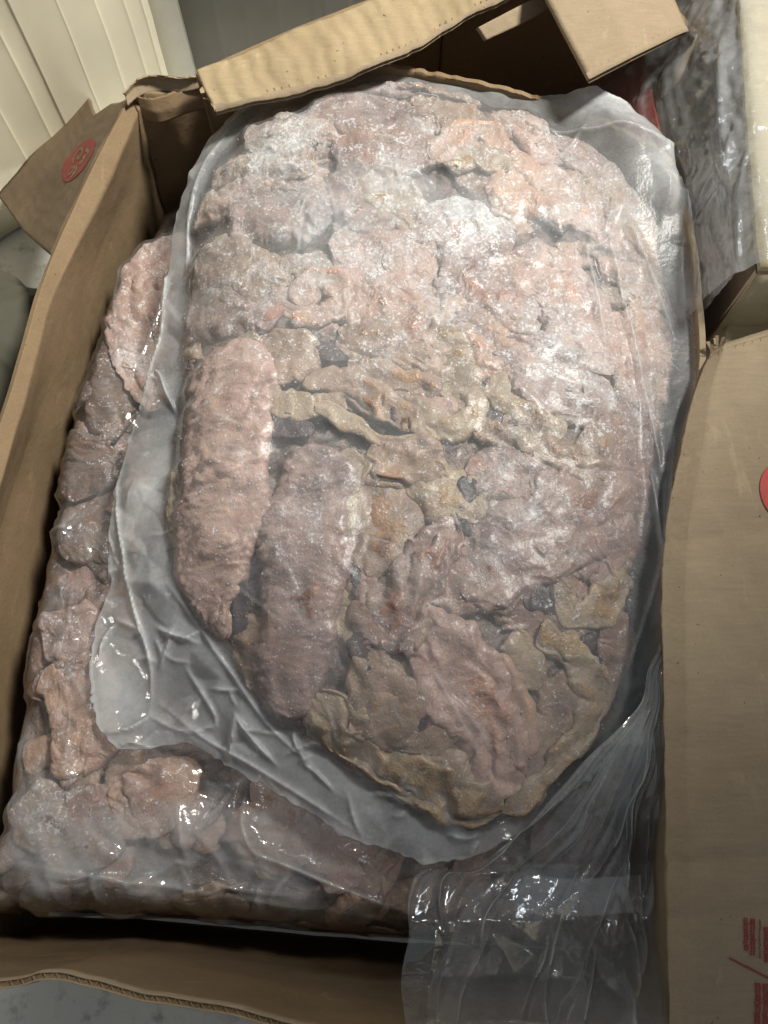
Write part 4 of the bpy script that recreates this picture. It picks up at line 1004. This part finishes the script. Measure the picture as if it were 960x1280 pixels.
for _ in range(70):                                       # fine stretch lines all over
    u = random.uniform(200, 840); v = random.uniform(120, 1020); L = random.uniform(15, 60); th = random.gauss(1.0, 0.7)
    crease(film, [(u, v), (u + L * math.cos(th) * .5 + random.uniform(-4, 4), v + L * math.sin(th) * .5), (u + L * math.cos(th), v + L * math.sin(th))], random.uniform(0.0006, 0.0018), random.uniform(0.0008, 0.0014), 0.0)
MILK = [(190, 800, 90), (300, 930, 90), (420, 1015, 90), (180, 620, 70), (530, 1060, 70), (730, 195, 60), (800, 290, 60), (245, 240, 60), (225, 330, 40), (815, 400, 40), (150, 880, 60)]
mask = np.zeros_like(GRID.X)
for u, v, r in MILK:
    p = Pm(u, v, -0.05); mask = np.maximum(mask, (2.0 if u > 700 else 1.2) * np.exp(-((GRID.X - p[0]) ** 2 + (GRID.Y - p[1]) ** 2) / (r * 0.00060) ** 2))
rimefar = smooth01(GRID.Y, 0.22, 0.40)
pn2 = smooth01(fbm(np.stack([GRID.X * 13, GRID.Y * 13, 0 * GRID.X + 3], -1), 4, 78), -0.1, 0.5)
cl = 0.03 + 0.06 * smooth01(gap, 0.002, 0.010) + loose * (0.05 + mask * (0.08 + 0.15 * smooth01(gap, 0.004, 0.02))) + rimefar * (0.05 + 0.12 * pn2)
cl = cl + WHITEN
polar_film('polythene_film', FILM_OUT, film, cl, M_FILM, TOPBAG, 300, 1500, 0.0015, 0.75, jitter=1.6)

# ice crystals: mostly on the far half and along the tops of the pieces
def scatter(n, ulo, uhi, vlo, vhi, test, dens):
    out = []
    while len(out) < n:
        u = rng.uniform(ulo, uhi, 4000); v = rng.uniform(vlo, vhi, 4000); P = Pm(u, v, 0.0)
        r = MEAT_OUT.rad(P[:, 0], P[:, 1])
        d = fbm(np.stack([P[:, 0] * 40, P[:, 1] * 40, 0 * u], -1), 3, 55)
        ok = (r < 0.99) & (d > rng.uniform(-0.6, 0.6, 4000) + dens(v)); out += list(P[ok][:, :2])
    return np.array(out[:n])
cs = scatter(5000, 200, 850, 100, 1040, None, lambda v: np.where(v < 480, -0.15, np.where(v < 800, 0.15, 0.5)))
crystals(TOPBAG, topsurf, cs, 0.00048)

# ------------------------------------------------------------------ the bag's open end, gathered and spread at the lower right
def mouth(name, Lb, Rb, zv, seed, amp, mat, cloud0):
    n, m = 260, 300
    A = catmull(np.array(Lb, float), n); B = catmull(np.array(Rb, float), n)
    t = np.linspace(0, 1, m)[None, :, None]
    UV = A[:, None] * (1 - t) + B[:, None] * t
    s = np.linspace(0, 1, n)[:, None]; tt = t[..., 0]
    rs = np.random.default_rng(seed)
    rid = np.zeros((n, m)); lines = np.zeros((n, m))
    for k in range(24):
        c = rs.uniform(-0.1, 1.1); dr = rs.normal(0, 0.38); w = rs.uniform(0.008, 0.035); a = rs.uniform(0.25, 1.0) * rs.choice([1, 1, -0.7])
        s0 = rs.uniform(-0.2, 0.75); s1 = s0 + rs.uniform(0.25, 0.8)
        cc = c + dr * (s - 0.3) + 0.008 * np.sin(s * rs.uniform(3, 8) + rs.uniform(0, 6))
        win = smooth01(s, s0, s0 + 0.15) * (1 - smooth01(s, s1 - 0.15, s1))
        rid += a * np.exp(-np.abs(tt - cc) / w) * win
        lines = np.maximum(lines, abs(a) * np.exp(-((tt - cc) / 0.0055) ** 2) * win * (0.4 + 0.6 * (pn(np.stack([s * 9 + 0 * tt, tt * 9 + 0 * s, 0 * s * tt + k], -1), seed) > -0.1)))
    z = np.interp(UV[..., 1], [p[0] for p in zv], [p[1] for p in zv])
    P = Pm(UV[..., 0], UV[..., 1], z)
    width = np.linalg.norm(P[:, -1] - P[:, 0], axis=-1)[:, None]
    z2 = P[..., 2] + amp * np.clip(width / 0.12, 0.25, 1.1) * rid + np.clip(width / 0.1, 0.25, 1) * (0.016 * (facet(P[..., 0] * 1.25 + P[..., 1] * 0.5, P[..., 1] * 0.8 - P[..., 0] * 0.4, 0.030, seed) - 0.5) + 0.006 * (facet(P[..., 0] * 1.1 - P[..., 1] * 0.5, P[..., 1] * 0.8, 0.012, seed + 1) - 0.5))
    P[..., 2] = np.maximum(z2, GRID.sample(LOWFILM, P[..., 0], P[..., 1]) + 0.002)
    P[..., 0] += 0.005 * pn(np.stack([P[..., 1] * 34, P[..., 0] * 30, 0 * P[..., 0]], -1), seed)
    cl = cloud0 + 0.08 * np.clip(rid, 0, 1.5) + rs.uniform(0.58, 0.6) * lines ** 1.3 + 0.34 * (1 - smooth01(width + 0 * rid, 0.0, 0.10))
    return mesh_obj(name, P.reshape(-1, 3), gridfaces(n, m), mat, TOPBAG, attrs={'cloud': cl.ravel()})
Lb = [(824, 770), (812, 850), (770, 910), (700, 985), (640, 1045), (580, 1085), (530, 1088), (512, 1120), (506, 1180), (504, 1240), (512, 1330)]
Rb = [(829, 770), (832, 840), (832, 890), (834, 940), (836, 990), (838, 1050), (840, 1100), (841, 1150), (840, 1200), (834, 1260), (832, 1330)]
zv = [(760, -0.030), (840, -0.008), (930, -0.012), (1020, -0.030), (1080, -0.045), (1150, -0.045), (1220, -0.022), (1280, 0.006), (1340, 0.010)]
mouth('bag_mouth', Lb, Rb, zv, 21, 0.012, M_FILM_CLEAR, 0.07)
Lb2 = [(825, 790), (812, 855), (780, 915), (730, 985), (690, 1040), (640, 1085), (590, 1130), (560, 1180), (540, 1230), (530, 1280), (530, 1330)]
zv2 = [(a, b - 0.010) for a, b in zv[:-2]] + [(1280, 0.003), (1340, 0.005)]
mouth('bag_mouth', Lb2, Rb, zv2, 33, 0.010, M_FILM_CLEAR, 0.06)
# milky heat-sealed strip across the open end
st = np.array([Pm(u, v, -0.036) for u, v in [(655, 1094), (690, 1097), (725, 1098), (760, 1096), (800, 1094)]]); sb = np.array([Pm(u, v, -0.034) for u, v in [(640, 1140), (685, 1142), (725, 1145), (765, 1142), (802, 1140)]])
n = 50; A = catmull(st, n); B = catmull(sb, n); t = np.linspace(0, 1, 10)[:, None, None]
G = A[None] * (1 - t) + B[None] * t; G[..., 2] += 0.002 * crumple(G[..., 0], G[..., 1], 4, 40)
mesh_obj('seal_strip', G.reshape(-1, 3), gridfaces(10, n), M_FILM_CLEAR, TOPBAG, attrs={'cloud': np.full(10 * n, 0.07)})

# ------------------------------------------------------------------ the torn carton behind
BACK = thing('cardboard_carton', (0.09, 0.66, FLOORZ + 0.002), 'torn empty cardboard carton standing open behind, dark inside', 'carton')
a1 = PZ([(247, 94), (300, 70), (360, 44), (420, 20), (470, 0), (560, -36)], 0.020)
lowa = a1.copy(); lowa[:, 2] = CB; lowa[:, 1] += 0.01
sheet('wall', [a1, 0.5 * (a1 + lowa), lowa], 60, 8, M_CARD_IN, BACK, up=(0.3, -1, 0), seed=51)
b1 = np.vstack([PZ([(560, -36), (680, -40), (800, -20), (868, 40)], 0.020)]); lowb = b1.copy(); lowb[:, 2] = CB
sheet('wall', [b1, 0.5 * (b1 + lowb), lowb], 60, 8, M_CARD_IN, BACK, up=(0, -1, 0), seed=52)
c1 = PL([(868, 40, 0.010), (854, 76, 0.002), (841, 108, -0.012), (830, 136, -0.034)]); lowc = c1 + np.array([-0.10, 0.03, 0]); lowc[:, 2] = CB
sheet('wall', [c1, 0.5 * (c1 + lowc), lowc], 60, 8, M_CARD, BACK, up=(-1, 0, 0), seed=53)
V = np.array([[-0.16, 0.61, CB], [0.2, 0.56, CB], [0.27, 0.66, CB], [0.07, 0.74, CB]]); V = np.r_[V, V - [0, 0, 0.003]]
mesh_obj('bottom', V, [[0, 1, 2, 3], [7, 6, 5, 4], [0, 4, 5, 1], [1, 5, 6, 2], [2, 6, 7, 3], [3, 7, 4, 0]], M_CARD_IN, BACK, smooth=False)
# torn strip hanging over towards the bag
s1 = PZ([(246, 90), (300, 68), (360, 42), (420, 17), (470, -4), (560, -42), (640, -70)], 0.026)
s2 = PZ([(254, 108), (312, 92), (380, 70), (440, 48), (495, 24), (580, -15), (670, -45)], 0.028)
s3 = PZ([(268, 134), (325, 122), (395, 103), (460, 84), (520, 55), (592, 14), (668, -16)], 0.024)
so, Gs, Ns = sheet('flap', [s1, s2, s3], 140, 12, M_CARD_STRIP, BACK, up=(0, 0, 1), seed=54, warp=0.006, jag=(0, 0.0008), label='pale torn strip of flap showing its corrugated edge')
inw = Gs[-5] - Gs[-1]; inw /= np.linalg.norm(inw, axis=1, keepdims=True)
fluting(Gs[-1], inw, Ns[-1], so)
# ragged left end of the strip: torn liner tongues
for k in range(16):
    q = Gs[int(random.random() * (Gs.shape[0] - 1)), 0] + np.array([0.001, 0, random.choice([0, -0.001, -0.0035])]); d = np.array([-random.uniform(0.0005, 0.009) * random.random(), -random.uniform(-0.003, 0.004), random.uniform(-0.003, 0.001)])
    w = np.array([0.0, random.uniform(0.001, 0.006), 0])
    mesh_obj('torn_liner', np.array([q - w, q + w, q + w * random.uniform(0, 0.8) + d, q - w * random.uniform(0, 0.8) + d * 0.7]), [[0, 1, 2, 3]], M_CARD, so)
# small folded scrap and the square flap end
t1 = PZ([(672, -4), (640, 12), (598, 34)], 0.020); t2 = PZ([(690, 8), (655, 28), (608, 50)], 0.012)
sheet('flap', [t1, t2], 40, 8, M_CARD, BACK, up=(0, -1, 1), seed=55, warp=0.002, label='small folded scrap of flap')
q1 = PZ([(655, -60), (680, -8), (706, 42), (735, 96)], 0.040); q2 = PZ([(735, -70), (752, -10), (775, 30), (790, 68)], 0.046); q3 = PZ([(795, -80), (808, -18), (824, 12), (842, 42)], 0.044); q4 = PZ([(830, -80), (838, -20), (848, 8), (860, 36)], 0.026)
fo, Gq, Nq = sheet('flap', [q1, q2, q3, q4], 60, 10, M_CARD, BACK, up=(0, 0, 1), seed=56, warp=0.0015, label='square flap end lit from above')
e = Gq[:, -1]; inw = Gq[:, -4] - e; inw /= np.linalg.norm(inw, axis=1, keepdims=True)
fluting(e[:31], inw[:31], Nq[:31, -1], fo)

# ------------------------------------------------------------------ things around
# pleated cream sheeting, top left
def pleated(name, A, B, z0, z1, mat, parent, seed, amp=0.010, nu=260):
    n = nu; base = linres(np.array([A, B], float), n); d = (base[-1] - base[0]); L = np.linalg.norm(d); d /= L; nrm = np.array([-d[1], d[0]])
    s = np.linspace(0, L, n); f = np.zeros(n); rs = np.random.default_rng(seed); p = 0.0
    while p < L:
        w = rs.uniform(0.012, 0.05); m = (s >= p) & (s < p + w); q = (s[m] - p) / w
        f[m] = (np.sin(q * math.pi) ** 0.16) * rs.uniform(0.5, 1.0); p += w
    zz = np.linspace(z1, z0, 30)
    G = np.zeros((30, n, 3)); G[..., :2] = base[None] + nrm * (f * amp)[None, :, None]; G[..., 2] = zz[:, None]
    G[..., :2] += nrm * (0.006 * fbm(G * 6, 3, seed))[..., None]
    B_ = G.copy(); B_[..., :2] -= nrm * 0.02
    V = np.r_[G.reshape(-1, 3), B_.reshape(-1, 3)]; k = 30 * n
    idx = np.arange(k).reshape(30, n); loop = np.r_[idx[0, :-1], idx[:-1, -1], idx[-1, :0:-1], idx[:0:-1, 0]]; nx = np.roll(loop, -1)
    F = np.concatenate([gridfaces(30, n), gridfaces(30, n, k, True), np.stack([loop, nx, nx + k, loop + k], -1)[:, ::-1]])
    return mesh_obj(name, V, F, mat, parent)
M_CREAM = plain_mat('cream_sheeting', (0.72, 0.67, 0.51), 0.4, 0.22, 9, 0.15)
M_WHITEB = plain_mat('white_board', (0.70, 0.70, 0.64), 0.5, 0.15, 30)
M_GREYB = plain_mat('grey_board', (0.20, 0.195, 0.175), 0.55, 0.25, 14, 0.2)
M_OLIVE = plain_mat('olive_sack', (0.07, 0.066, 0.045), 0.8, 0.3, 25, 0.3)
PAL = thing('wrapped_stack', (-0.45, 0.95, FLOORZ + 0.002), 'stack wrapped in pleated cream plastic sheeting at the top left', 'wrapped stack')
pleated('pleated_sheet', (-0.70, 0.43), (-0.272, 0.83), FLOORZ + 0.004, 0.75, M_CREAM, PAL, 5, 0.0035, 700)
A0 = np.array([-0.270, 0.832]); A1 = np.array([-0.238, 0.852])
V = []
for zz in (FLOORZ + 0.004, 0.75):
    for p in (A0, A1, A1 + [-0.02, 0.10], A0 + [-0.02, 0.10]): V.append((p[0], p[1], zz))
mesh_obj('corner_board', np.array(V), [[0, 1, 5, 4], [1, 2, 6, 5], [2, 3, 7, 6], [3, 0, 4, 7], [4, 5, 6, 7], [3, 2, 1, 0]], M_WHITEB, PAL, smooth=False)
GRY = thing('grey_panel', (0.0, 1.0, FLOORZ + 0.002), 'dull grey upright panel behind the torn carton', 'panel')
pleated('board', (-0.25, 0.90), (0.45, 0.98), FLOORZ + 0.004, 0.7, M_GREYB, GRY, 9, 0.002)
# dark sack at the left edge
ns, ms = 40, 60
a = np.linspace(0, 2 * math.pi, ms, endpoint=False)[None]; h = np.linspace(0, 1, ns)[:, None]
rad = 0.085 * (1 - 0.75 * h ** 6) * (1 + 0.05 * np.sin(a * 7 + 3 * h))
cx = Pm(-38, 420, -0.07)
X = cx[0] + rad * np.cos(a) * 0.9; Y = cx[1] + rad * 1.25 * np.sin(a); Z = FLOORZ + 0.003 + 0.20 * h + 0 * a
G = np.stack([X, Y, Z], -1); G[..., :2] += (G[..., :2] - cx[:2]) * (0.16 * fbm(G * np.array([16, 16, 7]), 2, 61) + 0.05 * np.sin(np.arctan2(G[..., 1] - cx[1], G[..., 0] - cx[0]) * 17 + 9 * G[..., 2]))[..., None]
Vf = np.vstack([G.reshape(-1, 3), G[-1].mean(0), G[0].mean(0)]); j = np.arange(ms); j2 = (j + 1) % ms
SACK = mesh_obj('plastic_sack', Vf, gridfaces(ns, ms, 0, False, True), M_OLIVE, None, tris=np.r_[np.stack([np.full(ms, ns * ms), (ns - 1) * ms + j, (ns - 1) * ms + j2], -1), np.stack([np.full(ms, ns * ms + 1), j2, j], -1)])
SACK['label'] = 'dark olive sack at the left edge outside the carton'; SACK['category'] = 'sack'

# stretch-wrapped carton at the right
WR = thing('wrapped_carton', (0.50, 0.55, FLOORZ + 0.002), 'pale carton wrapped in clear stretch film at the upper right, red print on its side', 'carton')
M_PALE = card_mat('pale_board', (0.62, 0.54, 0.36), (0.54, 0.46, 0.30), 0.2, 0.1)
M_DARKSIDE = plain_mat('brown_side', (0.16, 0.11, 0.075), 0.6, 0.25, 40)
top = np.array([Pm(u, v, 0.045) for u, v in [(921, -60), (928, 60), (938, 200), (950, 335)]])
zt_ = 0.045
out = top + np.array([0.30, 0.02, 0.0])
sheet('top_panel', [top, out], 60, 20, M_PALE, WR, up=(0, 0, 1), seed=70, warp=0.003)
lean = lambda y: 0.18 * smooth01(np.asarray(y), 0.44, 0.56)
side_low = top.copy(); side_low[:, 0] -= 0.006 + lean(top[:, 1]); side_low[:, 2] = FLOORZ + 0.004
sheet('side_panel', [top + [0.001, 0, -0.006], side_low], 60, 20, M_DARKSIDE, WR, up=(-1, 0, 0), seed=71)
fr0 = top[-1]; fr1 = out[-1]
sheet('end_panel', [np.array([fr0, fr1]) + [0.0, -0.001, -0.006], np.array([[fr0[0], fr0[1] - 0.001, FLOORZ + .004], [fr1[0], fr1[1] - 0.001, FLOORZ + .004]])], 30, 12, M_PALE, WR, up=(0, -1, 0), seed=72)
# red printed panel on the side
sy0, sy1 = 0.50, 0.64
xs = np.interp([sy0, sy1], top[::-1, 1], top[::-1, 0]) - 0.011
lz = lambda z: (0.045 - z) / 0.303
V = np.array([[xs[0] - lean(sy0) * lz(-0.03), sy0, -0.03], [xs[1] - lean(sy1) * lz(-0.03), sy1, -0.03], [xs[1] - 0.002 - lean(sy1) * lz(-0.2), sy1, -0.20], [xs[0] - 0.002 - lean(sy0) * lz(-0.2), sy0, -0.20]])
mesh_obj('printed_panel', np.r_[V, V + [0.002, 0, 0]], [[0, 1, 2, 3], [7, 6, 5, 4], [0, 4, 5, 1], [1, 5, 6, 2], [2, 6, 7, 3], [3, 7, 4, 0]], M_RED, WR, smooth=False)
# the stretch film round it
n, m = 200, 150
ey = catmull(top, n)
ft = np.linspace(0, 1, m)[None, :]
G = np.zeros((n, m, 3))
prof = np.interp(ft[0], [0, 0.25, 0.35, 0.6, 1.0], [0.12, 0.0, -0.014, -0.020, -0.024]); prz = np.interp(ft[0], [0, 0.25, 0.35, 0.6, 1.0], [0.0055, 0.0075, -0.008, -0.055, -0.16])
G[..., 0] = ey[:, 0:1] + prof[None]; G[..., 1] = ey[:, 1:2]; G[..., 2] = ey[:, 2:3] + prz[None]; G[..., 0] -= lean(ey[:, 1:2]) * np.clip((-prz[None]) / 0.303, 0, 1)
sA = np.linspace(0, 1, n)[:, None]
rid = np.zeros((n, m)); rs = np.random.default_rng(4)
for k in range(40):
    c = rs.uniform(0.2, 1.0); dr = rs.normal(0, 0.25); w = rs.uniform(0.006, 0.02); s0 = rs.uniform(-.1, .8); s1 = s0 + rs.uniform(.15, .5)
    rid += rs.uniform(.3, 1) * np.exp(-np.abs(ft - c - dr * (sA - 0.5)) / w) * smooth01(sA, s0, s0 + .08) * (1 - smooth01(sA, s1 - .08, s1))
cr = crumple(G[..., 1], G[..., 2] + G[..., 0], 15, 30) - 0.5
wgt = smooth01(ft, 0.2, 0.35)
G[..., 0] -= wgt * (0.004 * rid + 0.003 * cr); G[..., 2] += (0.003 * rid + 0.003 * cr) * (1 - 0.4 * wgt) + 0.002
cl = 0.06 + 0.30 * np.exp(-((ft - 0.33) / 0.10) ** 2) + 0.08 * rid * 0.6
mesh_obj('stretch_film', G.reshape(-1, 3), gridfaces(n, m), M_WRAP, WR, attrs={'cloud': (cl + 0 * sA).ravel()})
# second layer of film billowing off the side
G2 = G[:, m // 3:].copy(); sh = np.linspace(0, 1, G2.shape[1])[None]
G2[..., 0] -= 0.006 * np.sin(sh * math.pi) * smooth01(sA, 0.35, 0.7) + 0.002; G2[..., 0] += 0.004 * (crumple(G2[..., 1] * 0.4 + 3, G2[..., 2] * 0.6, 19, 24) - 0.5)
mesh_obj('stretch_film', G2.reshape(-1, 3), gridfaces(*G2.shape[:2]), M_WRAP, WR, attrs={'cloud': np.full(G2.shape[0] * G2.shape[1], 0.04)})
# corner of a further board between it and the right flap
w1 = PZ([(906, 440), (911, 404), (935, 385), (985, 350)], -0.02); w2 = PZ([(930, 470), (950, 450), (980, 440), (1040, 420)], -0.03)
sheet('lower_flap', [w1, w2], 30, 6, M_PALE, WR, up=(0, 0, 1), seed=75)
